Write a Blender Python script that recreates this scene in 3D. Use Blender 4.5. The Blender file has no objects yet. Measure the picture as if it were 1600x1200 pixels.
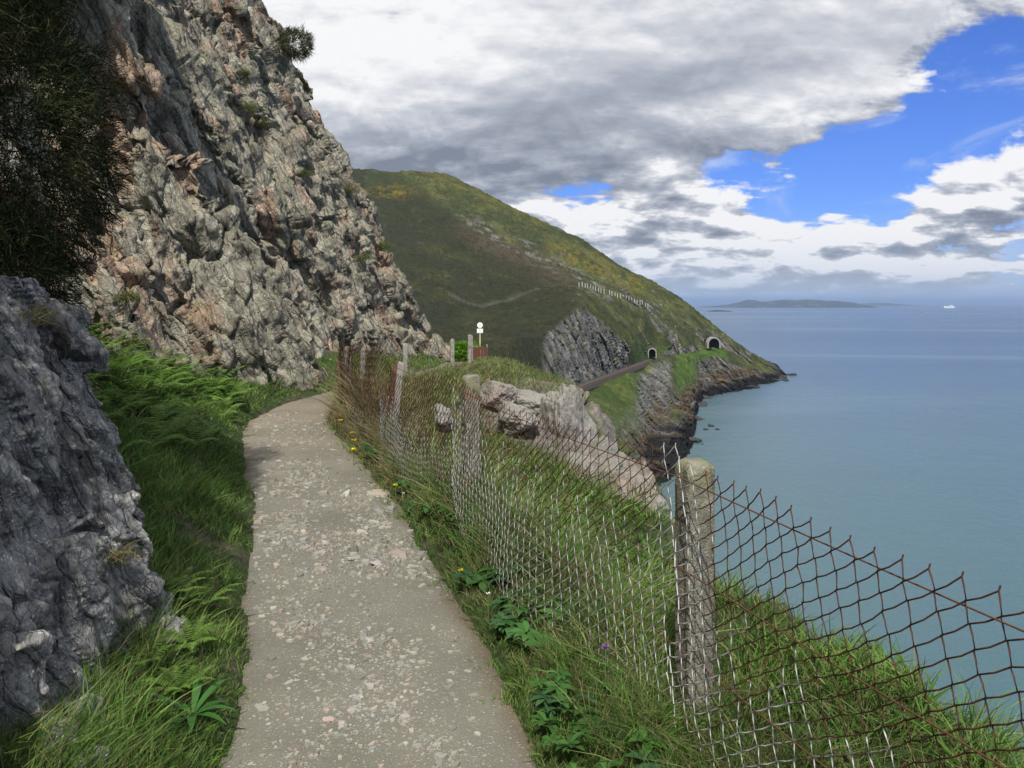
import bpy, math, random
import numpy as np
from mathutils import Vector, Matrix, Euler

SC = bpy.context.scene
# ---------------------------------------------------------------- camera (level, lens shifted down: horizon 126 px above centre of 1600x1200)
F = 1386.0; CX = 800.0; HY = 474.0; EYE = 1.6
cam_d = bpy.data.cameras.new("camera"); cam = bpy.data.objects.new("camera", cam_d)
SC.collection.objects.link(cam); SC.camera = cam
cam.location = (0, 0, EYE); cam.rotation_euler = (math.radians(90), 0, 0)
cam_d.sensor_fit = 'HORIZONTAL'; cam_d.sensor_width = 36.0; cam_d.lens = 36.0 * F / 1600.0
cam_d.shift_y = -(600.0 - HY) / 1600.0
cam_d.clip_start = 0.05; cam_d.clip_end = 120000
# ---------------------------------------------------------------- sun and exposure
SUN = Vector((-0.06, -0.62, 0.775)).normalized()
sl = bpy.data.lights.new("sun", 'SUN'); sl.energy = 4.2; sl.angle = math.radians(0.5); sl.color = (1.0, 0.95, 0.87)
so = bpy.data.objects.new("sun", sl); SC.collection.objects.link(so)
so.rotation_euler = SUN.to_track_quat('Z', 'Y').to_euler(); so.location = (0, 0, 300)
SC.view_settings.view_transform = 'Standard'; SC.view_settings.look = 'None'
SC.view_settings.gamma = 1.0; SC.view_settings.use_curve_mapping = False
SC.view_settings.exposure = 0.25
SC.cycles.max_bounces = 5; SC.cycles.diffuse_bounces = 2; SC.cycles.glossy_bounces = 2
SC.cycles.transmission_bounces = 2; SC.cycles.volume_bounces = 0; SC.cycles.transparent_max_bounces = 6
SC.cycles.use_denoising = True

# ---------------------------------------------------------------- node maths helper
class NB:
    """tiny wrapper so node maths can be written as python expressions"""
    def __init__(s, nt): s.nt = nt
    def new(s, t, **kw):
        n = s.nt.nodes.new(t)
        for k, v in kw.items(): setattr(n, k, v)
        return n
    def link(s, a, b): s.nt.links.new(a, b)
    def _in(s, sock, v):
        if hasattr(v, 'is_linked') or isinstance(v, bpy.types.NodeSocket): s.nt.links.new(v, sock)
        else: sock.default_value = v
    def m(s, op, a, b=None, c=None, clamp=False):
        n = s.new('ShaderNodeMath', operation=op); n.use_clamp = clamp
        s._in(n.inputs[0], a)
        if b is not None: s._in(n.inputs[1], b)
        if c is not None: s._in(n.inputs[2], c)
        return n.outputs[0]
    def add(s, *a):
        r = a[0]
        for x in a[1:]: r = s.m('ADD', r, x)
        return r
    def mul(s, a, b): return s.m('MULTIPLY', a, b)
    def sub(s, a, b): return s.m('SUBTRACT', a, b)
    def sstep(s, v, lo, hi, a=0.0, b=1.0):
        n = s.new('ShaderNodeMapRange', interpolation_type='SMOOTHSTEP')
        s._in(n.inputs['Value'], v); n.inputs['From Min'].default_value = lo; n.inputs['From Max'].default_value = hi
        n.inputs['To Min'].default_value = a; n.inputs['To Max'].default_value = b
        return n.outputs[0]
    def lin(s, v, lo, hi, a=0.0, b=1.0):
        n = s.new('ShaderNodeMapRange')
        s._in(n.inputs['Value'], v); n.inputs['From Min'].default_value = lo; n.inputs['From Max'].default_value = hi
        n.inputs['To Min'].default_value = a; n.inputs['To Max'].default_value = b
        return n.outputs[0]
    def noise(s, vec, scale, detail=4, rough=0.55, dist=0.0, out='Fac', dim='3D'):
        n = s.new('ShaderNodeTexNoise', noise_dimensions=dim)
        if vec is not None: s.link(vec, n.inputs['Vector'])
        n.inputs['Scale'].default_value = scale; n.inputs['Detail'].default_value = detail
        n.inputs['Roughness'].default_value = rough; n.inputs['Distortion'].default_value = dist
        return n.outputs[out]
    def vor(s, vec, scale, feature='F1', out='Distance', rnd=1.0):
        n = s.new('ShaderNodeTexVoronoi', feature=feature)
        if vec is not None: s.link(vec, n.inputs['Vector'])
        n.inputs['Scale'].default_value = scale; n.inputs['Randomness'].default_value = rnd
        return n.outputs[out]
    def mix(s, f, a, b, mode='MIX'):
        n = s.new('ShaderNodeMix', data_type='RGBA', blend_type=mode)
        s._in(n.inputs[0], f)
        for i, v in ((6, a), (7, b)):
            if isinstance(v, (tuple, list)): n.inputs[i].default_value = (v[0], v[1], v[2], 1)
            else: s.link(v, n.inputs[i])
        return n.outputs[2]
    def ramp(s, f, stops):
        n = s.new('ShaderNodeValToRGB'); s.link(f, n.inputs[0]); e = n.color_ramp.elements
        while len(e) < len(stops): e.new(0.5)
        for el, (p, c) in zip(e, stops):
            el.position = p; el.color = (c[0], c[1], c[2], 1)
        return n.outputs[0]
    def comb(s, x, y, z):
        n = s.new('ShaderNodeCombineXYZ')
        for i, v in enumerate((x, y, z)): s._in(n.inputs[i], v)
        return n.outputs[0]
    def vmul(s, v, t):
        n = s.new('ShaderNodeVectorMath', operation='MULTIPLY'); s.link(v, n.inputs[0]); n.inputs[1].default_value = t
        return n.outputs[0]
    def vadd(s, a, b):
        n = s.new('ShaderNodeVectorMath', operation='ADD'); s.link(a, n.inputs[0]); s._in(n.inputs[1], b)
        return n.outputs[0]

# ---------------------------------------------------------------- sky: Nishita with cloud banks by direction
world = bpy.data.worlds.new("World"); SC.world = world; world.use_nodes = True
wt = world.node_tree; wt.nodes.clear(); W = NB(wt)
sky = W.new('ShaderNodeTexSky', sky_type='NISHITA'); sky.sun_disc = False
sky.sun_elevation = math.asin(SUN.z); sky.sun_rotation = math.atan2(SUN.x, SUN.y)
sky.altitude = 50; sky.air_density = 1.0; sky.dust_density = 0.35; sky.ozone_density = 2.5
tc = W.new('ShaderNodeTexCoord'); sp = W.new('ShaderNodeSeparateXYZ'); W.link(tc.outputs['Generated'], sp.inputs[0])
dx, dy, dz = sp.outputs
ady = W.m('MAXIMUM', W.m('ABSOLUTE', dy), 0.12)
X = W.m('DIVIDE', dx, ady); Z = W.m('DIVIDE', dz, ady)
def field(Zs):
    """cloud density at slope X, height Zs"""
    zz = W.m('MAXIMUM', W.add(Zs, 0.10), 0.03)
    qx = W.m('DIVIDE', X, zz); qy = W.m('DIVIDE', 1.0, zz)
    q = W.comb(qx, qy, 0.0)
    n1 = W.noise(q, 1.05, 9, 0.56, 0.25)
    p = W.comb(X, W.mul(Zs, 1.7), 3.3)
    n2 = W.noise(p, 9.0, 9, 0.56, 0.3)
    n3 = W.noise(p, 3.2, 5, 0.5, 0.0)
    n4 = W.noise(W.vmul(p, (1.0, 2.0, 1.0)), 21.0, 6, 0.55, 0.2)
    lo_ = W.sstep(Zs, 0.02, 0.20, 1.0, 0.30)
    d = W.add(W.mul(W.sub(n1, 0.5), 0.5), W.mul(W.sub(n2, 0.5), 1.75), W.mul(W.sub(n3, 0.5), 0.8), W.mul(W.mul(W.sub(n4, 0.5), lo_), 1.9))
    def g(u, v, ru, rv, amp, rot=0.0):
        x0 = (u - CX) / F; z0 = (HY - v) / F; a = math.radians(rot); ca, sa = math.cos(a), math.sin(a)
        ex = W.sub(X, x0); ez = W.sub(Zs, z0)
        rx = W.add(W.mul(ex, ca * F / ru), W.mul(ez, sa * F / ru)); rz = W.add(W.mul(ex, -sa * F / rv), W.mul(ez, ca * F / rv))
        r2 = W.add(W.mul(rx, rx), W.mul(rz, rz))
        return W.mul(W.m('EXPONENT', W.mul(r2, -1.0)), amp)
    d = W.add(d, -0.02, W.sstep(Zs, 0.45, 0.9, 0.0, 0.30),  # overhead term: extra cloud cover out of view, added to whiten the ambient light
        g(680, 90, 520, 250, 0.8), g(1120, 60, 330, 110, 0.5), g(1390, 0, 200, 60, 0.4, 12),
        g(1200, 165, 190, 55, 0.62, 12), g(1010, 210, 170, 50, 0.35, 20),
        g(1030, 290, 62, 44, 0.9), g(960, 335, 90, 30, 0.28), g(860, 330, 60, 26, 0.28), g(1200, 385, 230, 42, 0.42),
        g(1560, 300, 120, 80, 0.62), g(1490, 345, 140, 40, 0.3), g(1220, 270, 60, 22, 0.2), g(1330, 240, 140, 16, 0.22, 14),
        g(1450, 425, 320, 30, 0.5), g(1060, 415, 220, 32, 0.45),
        g(1500, 140, 170, 85, -0.55, 15), g(1600, 60, 90, 60, -0.2), g(1240, 255, 250, 30, -0.58, 12), g(1400, 290, 170, 55, -0.42), g(1330, 395, 300, 14, -0.25),
        g(1230, 325, 120, 20, -0.25), g(925, 300, 60, 24, -0.45, 10), g(800, 300, 60, 14, -0.1))
    return d, g, W.add(W.mul(W.sub(n2, 0.5), W.mul(lo_, 0.7)), W.mul(W.sub(n3, 0.5), 1.1), W.mul(W.sub(n1, 0.5), 0.15), W.mul(W.mul(W.sub(n4, 0.5), lo_), 0.7))
D0, g0, NZ = field(Z)
D1, _, _n = field(W.add(Z, 0.016))
alpha = W.sstep(D0, -0.03, 0.20)
lit = W.mul(W.m('MULTIPLY', W.sub(D0, D1), 3.0), W.m('MAXIMUM', W.sstep(Z, 0.10, 0.26, 1.0, 0.25), W.sstep(D0, 0.5, 0.1)))                       # top edges catch the light
thick = W.sstep(D0, 0.25, 1.3)
dark = W.add(g0(700, 245, 260, 55, 0.27), g0(1000, 150, 300, 42, 0.24, 10), g0(560, 270, 200, 60, 0.12), g0(1130, 190, 160, 26, 0.10, 12), g0(820, 210, 120, 60, 0.10),
             g0(1060, 330, 110, 24, 0.16), g0(1500, 385, 190, 18, 0.10), g0(1200, 400, 160, 12, 0.05))
br = W.add(g0(580, 60, 300, 150, 0.20), g0(1230, 165, 190, 42, 0.20, 12), 0.77, W.mul(lit, 0.42), W.mul(NZ, 0.24))
br = W.sub(br, dark); br = W.m('MINIMUM', W.m('MAXIMUM', W.sub(br, W.mul(thick, 0.03)), 0.20), 1.0)
ccol = W.ramp(br, [(0.22, (0.21, 0.24, 0.30)), (0.36, (0.28, 0.31, 0.37)), (0.56, (0.38, 0.41, 0.48)), (0.74, (0.58, 0.60, 0.65)), (0.92, (0.90, 0.90, 0.91))])
skyc = W.mix(1.0, sky.outputs[0], (0.40, 0.62, 1.28), 'MULTIPLY')
CLOUD = 10.0
cl = W.mix(1.0, ccol, (CLOUD, CLOUD, CLOUD), 'MULTIPLY')
cl = W.mix(W.sstep(Z, 0.0, 0.085, 0.55, 0.0), cl, (0.60 * CLOUD, 0.68 * CLOUD, 0.80 * CLOUD))
hz = W.sstep(Z, 0.0, 0.12, 0.8, 0.0)                            # thin pale cloud veil near the horizon
base = W.mix(hz, skyc, (0.50 * CLOUD, 0.60 * CLOUD, 0.76 * CLOUD))
veil = W.sstep(Z, 0.0, 0.04, 0.6, 1.0)
up = W.m('GREATER_THAN', dz, -0.002)
wp = W.comb(W.add(W.mul(X, 0.9), W.mul(Z, -0.35)), W.add(W.mul(Z, 2.6), W.mul(X, -0.55)), 7.7)
wisp = W.mul(W.sstep(W.noise(wp, 5.5, 9, 0.62, 0.8), 0.50, 0.76), 0.75)
base = W.mix(wisp, base, (0.66 * CLOUD, 0.72 * CLOUD, 0.82 * CLOUD))
fin = W.mix(W.mul(W.mul(alpha, veil), up), base, cl)
bg = W.new('ShaderNodeBackground'); bg.inputs[1].default_value = 0.09; W.link(fin, bg.inputs[0])
wo = W.new('ShaderNodeOutputWorld'); W.link(bg.outputs[0], wo.inputs[0])
world.cycles.sampling_method = 'MANUAL'; world.cycles.sample_map_resolution = 512

# ---------------------------------------------------------------- helpers
COL = SC.collection
def at(u, v, Y): return Vector(((u - CX) / F * Y, Y, EYE - (v - HY) / F * Y))
def tag(o, label=None, cat=None, group=None, kind=None):
    if label: o['label'] = label
    if cat: o['category'] = cat
    if group: o['group'] = group
    if kind: o['kind'] = kind
    return o
def mesh_obj(name, V, faces, mat, parent=None, smooth=False, cols=None, colname='tint'):
    """V (n,3); faces: int array (m,k) or a list of such arrays"""
    me = bpy.data.meshes.new(name)
    V = np.asarray(V, dtype=np.float32)
    if isinstance(faces, np.ndarray): faces = [faces]
    faces = [np.asarray(f, dtype=np.int32) for f in faces if len(f)]
    nl = sum(f.size for f in faces); nf = sum(len(f) for f in faces)
    me.vertices.add(len(V)); me.vertices.foreach_set('co', V.ravel())
    me.loops.add(nl); me.loops.foreach_set('vertex_index', np.concatenate([f.ravel() for f in faces]))
    tot = np.concatenate([np.full(len(f), f.shape[1], dtype=np.int32) for f in faces])
    st = np.concatenate([[0], np.cumsum(tot)[:-1]]).astype(np.int32)
    me.polygons.add(nf); me.polygons.foreach_set('loop_start', st); me.polygons.foreach_set('loop_total', tot)
    me.polygons.foreach_set('use_smooth', np.full(nf, bool(smooth)))
    me.update(calc_edges=True)
    if cols is not None:
        a = me.attributes.new(colname, 'FLOAT_COLOR', 'POINT')
        c = np.ones((len(V), 4), dtype=np.float32); c[:, :3] = cols; a.data.foreach_set('color', c.ravel())
    me.validate()
    if mat: me.materials.append(mat)
    o = bpy.data.objects.new(name, me); COL.objects.link(o)
    if parent: o.parent = parent
    return o
def empty(name, loc=(0, 0, 0), rz=0.0):
    o = bpy.data.objects.new(name, None); COL.objects.link(o); o.location = loc; o.rotation_euler = (0, 0, rz)
    o.empty_display_size = 0.1
    return o
def copy_tree(o, parent=None):
    c = o.copy(); COL.objects.link(c); c.parent = parent
    for ch in [x for x in bpy.data.objects if x.parent == o]: copy_tree(ch, c)
    return c
def grid_faces(nr, nc):
    i = np.arange(nr - 1)[:, None]; j = np.arange(nc - 1)[None, :]
    a = i * nc + j
    return np.stack([a, a + 1, a + nc + 1, a + nc], -1).reshape(-1, 4)

def h3(ix, iy, iz, seed):
    n = (ix.astype(np.int64) * 374761393 + iy.astype(np.int64) * 668265263 + iz.astype(np.int64) * 2147483647 + seed * 974634777) & 0xffffffff
    n = ((n ^ (n >> 13)) * 1274126177) & 0xffffffff
    n = ((n ^ (n >> 16)) * 2246822519) & 0xffffffff
    return ((n ^ (n >> 15)) & 0xffffff) / float(0xffffff)
def vnoise(P, seed=0):
    """smooth value noise -1..1, P (n,3)"""
    I = np.floor(P).astype(np.int64); f = P - I; f = f * f * f * (f * (f * 6 - 15) + 10)
    r = 0
    for a in (0, 1):
        wx = f[:, 0] if a else 1 - f[:, 0]
        for b in (0, 1):
            wy = f[:, 1] if b else 1 - f[:, 1]
            for c in (0, 1):
                wz = f[:, 2] if c else 1 - f[:, 2]
                r = r + h3(I[:, 0] + a, I[:, 1] + b, I[:, 2] + c, seed) * wx * wy * wz
    return r * 2 - 1
def fbm(P, oct=4, seed=0, gain=0.5):
    r = 0; a = 1.0; s = 0; Q = np.array(P, dtype=float)
    for k in range(oct):
        r = r + a * vnoise(Q, seed + k * 17); s += a; a *= gain; Q = Q * 2.03 + 11.7
    return r / s
def facet(P, seed=0, tilt=1.0, jit=0.95, saw=0.0, soft=0.0):
    """blocky joints: P (n,2). returns per-cell plane value about -1..1, edge distance F2-F1, and a cell random"""
    I = np.floor(P).astype(np.int64); n = len(P)
    d1 = np.full(n, 9.0); d2 = np.full(n, 9.0); val = np.zeros(n); val2 = np.zeros(n); rnd = np.zeros(n); zz = np.zeros(n, dtype=np.int64)
    for a in (-1, 0, 1):
        for b in (-1, 0, 1):
            cx = I[:, 0] + a; cy = I[:, 1] + b
            px = cx + 0.5 + jit * (h3(cx, cy, zz, seed) - 0.5); py = cy + 0.5 + jit * (h3(cx, cy, zz, seed + 1) - 0.5)
            ex = P[:, 0] - px; ey = P[:, 1] - py; d = np.sqrt(ex * ex + ey * ey)
            r = h3(cx, cy, zz, seed + 2)
            v = (r * 2 - 1) + tilt * (ex * (h3(cx, cy, zz, seed + 3) * 2 - 1) + ey * (h3(cx, cy, zz, seed + 4) * 2 - 1)) * 1.6
            if saw: v = 0.55 * (r * 2 - 1) + saw * ex + 0.7 * ey * (h3(cx, cy, zz, seed + 4) * 2 - 1)
            near = d < d1; sec = (~near) & (d < d2)
            val2 = np.where(near, val, np.where(sec, v, val2))
            d2 = np.where(near, d1, np.minimum(d2, d)); val = np.where(near, v, val); rnd = np.where(near, r, rnd); d1 = np.where(near, d, d1)
    if soft:
        w_ = 0.5 + 0.5 * sm(d2 - d1, 0, soft); val = val * w_ + val2 * (1 - w_)
    return val, d2 - d1, rnd
def sm(x, a, b):
    t = np.clip((x - a) / (b - a), 0, 1); return t * t * (3 - 2 * t)
def pch(x, xp, yp):
    """monotone cubic interpolation"""
    xp = np.asarray(xp, float); yp = np.asarray(yp, float); x = np.clip(np.asarray(x, float), xp[0], xp[-1])
    h = np.diff(xp); s = np.diff(yp) / h; m = np.zeros(len(xp))
    m[0] = s[0]; m[-1] = s[-1]
    for k in range(1, len(xp) - 1):
        if s[k - 1] * s[k] > 0:
            w1 = 2 * h[k] + h[k - 1]; w2 = h[k] + 2 * h[k - 1]; m[k] = (w1 + w2) / (w1 / s[k - 1] + w2 / s[k])
    i = np.clip(np.searchsorted(xp, x) - 1, 0, len(xp) - 2); t = (x - xp[i]) / h[i]
    return ((2 * t**3 - 3 * t**2 + 1) * yp[i] + (t**3 - 2 * t**2 + t) * h[i] * m[i] + (-2 * t**3 + 3 * t**2) * yp[i + 1] + (t**3 - t**2) * h[i] * m[i + 1])

def new_mat(name):
    m = bpy.data.materials.new(name); m.use_nodes = True; nt = m.node_tree; nt.nodes.clear(); B = NB(nt)
    out = B.new('ShaderNodeOutputMaterial'); b = B.new('ShaderNodeBsdfPrincipled'); B.link(b.outputs[0], out.inputs[0])
    b.inputs['Roughness'].default_value = 0.85; b.inputs['Specular IOR Level'].default_value = 0.25
    return m, B, b
def bump(B, b, height, strength=0.5, dist=0.02):
    n = B.new('ShaderNodeBump'); n.inputs['Strength'].default_value = strength; n.inputs['Distance'].default_value = dist
    B.link(height, n.inputs['Height']); B.link(n.outputs[0], b.inputs['Normal']); return n
def obj_co(B): return B.new('ShaderNodeNewGeometry').outputs['Position']

# ---------------------------------------------------------------- materials
def rock_mat(name, c1, c2, c3, lichen, lich_amt=0.5, sc=1.0, moss=0.35, warm=(0.30, 0.17, 0.10), warm_amt=0.5, bstr=0.7, strata=0.0):
    m, B, b = new_mat(name); P = obj_co(B)
    if strata:
        def dot_(n_):
            q_ = B.new('ShaderNodeVectorMath', operation='DOT_PRODUCT'); B.link(P, q_.inputs[0]); q_.inputs[1].default_value = n_; return q_.outputs['Value']
        SV = B.comb(dot_((0.79, 0.43, 0.43)), dot_((-0.41, -0.18, 0.91)), dot_((0.51, -0.85, 0.09)))
        st1 = B.noise(B.vmul(SV, (strata, strata * 0.10, strata * 0.3)), 1.0, 7, 0.66, 0.25)
        st2 = B.noise(B.vmul(SV, (strata * 4.5, strata * 0.6, strata * 1.5)), 1.0, 5, 0.62, 0.3)
    ps = B.vmul(P, (1, 1, 0.45))
    n1 = B.noise(ps, 0.9 * sc, 6, 0.6, 0.6)
    if strata: n1 = B.add(B.mul(n1, 0.4), B.mul(st1, 0.6))
    n2 = B.noise(P, 6 * sc, 8, 0.65, 0.3); n3 = B.noise(P, 34 * sc, 4, 0.6)
    c = B.ramp(B.add(B.mul(n1, 0.55), B.mul(n2, 0.45)), [(0.32, c1), (0.5, c2), (0.68, c3)])
    w = B.sstep(B.noise(B.vadd(ps, (7, 3, 1)), 0.75 * sc, 6, 0.6, 0.8), 0.5, 0.64)
    c = B.mix(B.mul(w, warm_amt), c, warm)
    g = B.new('ShaderNodeNewGeometry'); s = B.new('ShaderNodeSeparateXYZ'); B.link(g.outputs['True Normal'], s.inputs[0])
    l = B.mul(B.sstep(n3, 0.52, 0.66), B.sstep(B.noise(P, 2.3 * sc, 6, 0.65), 0.45, 0.6))
    c = B.mix(B.mul(l, lich_amt), c, lichen)
    sp_ = B.sstep(B.noise(P, 75 * sc, 3, 0.7), 0.66, 0.76)
    c = B.mix(B.mul(sp_, 0.5 * lich_amt), c, (0.6, 0.58, 0.54))
    stain = B.sstep(B.noise(B.vmul(P, (1.8, 1.8, 0.3)), 1.7 * sc, 7, 0.7, 0.4), 0.52, 0.66)
    c = B.mix(B.mul(stain, 0.55), c, (c1[0] * 0.35, c1[1] * 0.35, c1[2] * 0.35))
    mo = B.mul(B.sstep(s.outputs[2], 0.38, 0.75), B.sstep(n2, 0.42, 0.6))
    c = B.mix(B.mul(mo, moss), c, (0.075, 0.105, 0.025))
    B.link(c, b.inputs['Base Color'])
    hgt = B.add(B.mul(n2, 0.6), B.mul(n3, 0.28), B.mul(B.vor(B.vmul(P, (1, 1, 0.5)), 9 * sc, 'DISTANCE_TO_EDGE'), 0.35))
    dd_ = 0.06 / sc
    if strata:
        wq = B.vadd(SV, B.vmul(B.noise(P, 2.2 * sc, 3, 0.6, out='Color'), (0.25 / sc,) * 3))
        k1 = B.vor(B.vmul(wq, (strata * 2.0, strata * 0.35, strata * 0.7)), 1.0, 'DISTANCE_TO_EDGE'); k2 = B.vor(B.vmul(wq, (strata * 7, strata * 1.4, strata * 2.6)), 1.0, 'DISTANCE_TO_EDGE')
        cf = B.vor(B.vmul(wq, (strata * 7, strata * 1.4, strata * 2.6)), 1.0, 'F1', 'Color'); cbw = B.new('ShaderNodeRGBToBW'); B.link(cf, cbw.inputs[0])
        hgt = B.add(B.mul(hgt, 0.55), B.mul(st1, 0.8), B.mul(st2, 0.45), B.mul(B.sstep(k1, 0.0, 0.06), 0.22), B.mul(B.sstep(k2, 0.0, 0.08), 0.10), B.mul(cbw.outputs[0], 0.22))
        c = B.mix(1.0, c, B.lin(cbw.outputs[0], 0.2, 0.8, 0.78, 1.22), 'MULTIPLY')
        c = B.mix(B.sstep(k1, 0.03, 0.0, 0, 0.55), c, (c1[0] * 0.4, c1[1] * 0.38, c1[2] * 0.35)); c = B.mix(B.sstep(k2, 0.04, 0.0, 0, 0.25), c, (c1[0] * 0.5, c1[1] * 0.48, c1[2] * 0.45))
        c = B.mix(1.0, c, B.ramp(B.noise(P, 16 * sc, 8, 0.75), [(0.32, (0.74, 0.74, 0.72)), (0.66, (1.45, 1.45, 1.43))]), 'MULTIPLY'); B.link(c, b.inputs['Base Color'])
        dd_ = 0.12 / sc
    bump(B, b, hgt, bstr, dd_)
    b.inputs['Roughness'].default_value = 0.8
    return m
M_CLIFF = rock_mat('cliff_rock', (0.11, 0.103, 0.080), (0.24, 0.225, 0.18), (0.40, 0.375, 0.305), (0.58, 0.58, 0.50), 0.6, 1.0, 0.8, (0.36, 0.21, 0.14), 0.6, 1.0, strata=1.3)
M_NEAR = rock_mat('shaded_slate', (0.075, 0.075, 0.070), (0.21, 0.208, 0.20), (0.44, 0.43, 0.41), (0.62, 0.62, 0.57), 0.8, 2.6, 0.22, (0.16, 0.10, 0.075), 0.25, 1.0, strata=4.0)
M_CRAG = rock_mat('crag_rock', (0.14, 0.13, 0.115), (0.25, 0.235, 0.21), (0.37, 0.35, 0.32), (0.6, 0.6, 0.56), 0.4, 1.8, 0.25, (0.31, 0.19, 0.14), 0.28, 0.7)
M_SEAROCK = rock_mat('wet_sea_rock', (0.02, 0.02, 0.022), (0.045, 0.042, 0.04), (0.08, 0.07, 0.055), (0.15, 0.13, 0.08), 0.3, 0.3, 0.0, (0.10, 0.07, 0.03), 0.4, 0.6)
M_STONE = rock_mat('path_stone', (0.24, 0.22, 0.2), (0.34, 0.31, 0.28), (0.44, 0.4, 0.36), (0.5, 0.5, 0.46), 0.3, 6.0, 0.0, (0.42, 0.28, 0.22), 0.7, 0.4)

def leaf_mat(name, trans=0.25, rough=0.6, spec=0.25):
    m, B, b = new_mat(name)
    a = B.new('ShaderNodeAttribute'); a.attribute_name = 'tint'
    P = obj_co(B); n = B.noise(P, 3.0, 3, 0.5)
    c = B.mix(1.0, a.outputs['Color'], B.ramp(n, [(0.3, (0.75, 0.75, 0.75)), (0.7, (1.2, 1.2, 1.2))]), 'MULTIPLY')
    B.link(c, b.inputs['Base Color']); b.inputs['Roughness'].default_value = rough; b.inputs['Specular IOR Level'].default_value = spec
    if trans:
        t = B.new('ShaderNodeBsdfTranslucent'); B.link(c, t.inputs[0]); mx = B.new('ShaderNodeMixShader'); mx.inputs[0].default_value = trans
        out = [x for x in B.nt.nodes if x.type == 'OUTPUT_MATERIAL'][0]
        B.link(b.outputs[0], mx.inputs[1]); B.link(t.outputs[0], mx.inputs[2]); B.link(mx.outputs[0], out.inputs[0])
    return m
M_LEAF = leaf_mat('grass_blade', 0.3)
M_BUSH = leaf_mat('bush_needle', 0.1, 0.8, 0.1)
def plain(name, col, rough=0.7, metal=0.0, var=0.25, sc=20, bs=0.2):
    m, B, b = new_mat(name); P = obj_co(B); n = B.noise(P, sc, 5, 0.6)
    c = B.mix(1.0, col, B.ramp(n, [(0.3, (1 - var,) * 3), (0.7, (1 + var,) * 3)]), 'MULTIPLY'); B.link(c, b.inputs['Base Color'])
    b.inputs['Roughness'].default_value = rough; b.inputs['Metallic'].default_value = metal
    if bs: bump(B, b, n, bs, 0.01)
    return m

# ================================================================= THE LAY OF THE LAND
PY = [-6, 0, 3, 5.2, 6.8, 9.8, 11.4, 12.6, 14, 16, 19, 22, 28, 36, 45, 60]
PX = [-0.2, -0.25, -0.46, -0.98, -1.43, -2.38, -2.86, -3.08, -3.14, -2.85, -2.1, -1.98, -2.0, -2.05, -2.3, -3.5]
FY = [-4, 0, 1.5, 3.0, 6.2, 9.3, 12.5, 14.4, 16.6, 19.3, 25, 28, 31, 34, 38, 43, 60]
FX = [2.4, 1.52, 1.07, 0.62, -0.34, -1.31, -2.35, -2.42, -2.0, -1.3, -1.2, -1.28, -1.3, -1.28, -1.28, -1.2, -2.0]
def pxc(y): return pch(y, PY, PX)
def fxc(y): return np.interp(y, FY, FX)
def pzz(y): return np.interp(y, [-6, 18, 22, 28, 33, 45, 60], [0, 0, -0.12, -0.42, -0.6, -1.4, -3.0])
def phw(y): return np.interp(y, [0, 3, 7, 10, 12.5, 16, 60], [0.54, 0.53, 0.58, 0.6, 0.5, 0.45, 0.4])
EY = [-6, 1, 3, 5, 7, 9, 12, 18, 28, 35, 60]
EE = [0.8, 0.55, 0.72, 0.85, 1.7, 2.7, 3.3, 2.9, 1.7, 0.6, 0.5]
def gz(x, y, detail=True):
    x = np.asarray(x, float); y = np.asarray(y, float)
    b = pzz(y); d = x - pxc(y); hw = phw(y); f = x - fxc(y); e = np.interp(y, EY, EE)
    n = 0
    if detail:
        P = np.stack([x.ravel() * 1.6, y.ravel() * 1.6, np.zeros(x.size)], -1); n = fbm(P, 4, 5, 0.65).reshape(x.shape)
    z = b + 0.0 * x
    edge = np.abs(d) - hw + 0.10 * n
    z = z + np.where(edge > 0, 0.055 * sm(edge, 0, 0.10), -0.03)
    # right verge and beyond the fence
    r = sm(d - hw, 0.05, 0.6)
    near = 1 - sm(y, 3.2, 5.0)
    z = z + r * (0.10 + 0.05 * n) * np.where(y < 16, 1, 0.4) * (1 - 0.7 * near)
    z = z + np.where(d > 0, sm(f, 0.05, 0.5) * (0.20 * near), 0)
    far = np.clip(f - 1.0, 0, None); far = np.minimum(far, np.clip(e - 1.0, 0, None))
    z = z - np.where(d > 0, 0.20 * far, 0)
    st = np.clip(f - e + 0.35 * n, 0, None)
    z = z - np.where(d > 0, np.interp(y, [8, 12], [2.3, 1.25]) * st + 0.25 * np.minimum(st, 2) - 0.5 * n * np.minimum(st, 3), 0)
    # left bank
    l = np.clip(-d - hw, 0, None)
    amt = np.interp(y, [-2, 3, 5, 7, 11, 13, 15, 30, 60], [0.30, 0.30, 0.35, 0.46, 0.5, 0.34, 0.18, 0.25, 0.4])
    z = z + np.where(d < 0, amt * l * sm(l, 0, 0.5) * (1 + 0.25 * n), 0)
    z = z - 0.9 * np.clip(y - 47, 0, None)
    return np.maximum(z, -52)

# ---------------------------------------------------------------- sea (sheet to the horizon)
SEA = EYE - 48.0
mS, B, b = new_mat('sea_water')
P = obj_co(B); s = B.new('ShaderNodeSeparateXYZ'); B.link(P, s.inputs[0])
q = B.vmul(P, (1.0, 0.6, 1))
w1 = B.noise(q, 0.35, 8, 0.6, 0.3); w2 = B.noise(q, 0.06, 4, 0.55); w3 = B.noise(B.vmul(P, (0.35, 1.0, 1)), 0.0035, 6, 0.6, 0.5)
w4 = B.noise(B.vmul(P, (0.16, 1.0, 1)), 0.0011, 5, 0.6, 0.4)
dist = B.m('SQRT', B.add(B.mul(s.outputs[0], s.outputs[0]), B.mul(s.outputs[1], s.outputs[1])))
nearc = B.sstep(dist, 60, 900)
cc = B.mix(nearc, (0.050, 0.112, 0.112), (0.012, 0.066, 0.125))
cc = B.mix(B.sstep(w4, 0.45, 0.62, 0, 0.5), cc, (0.012, 0.045, 0.12))
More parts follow.
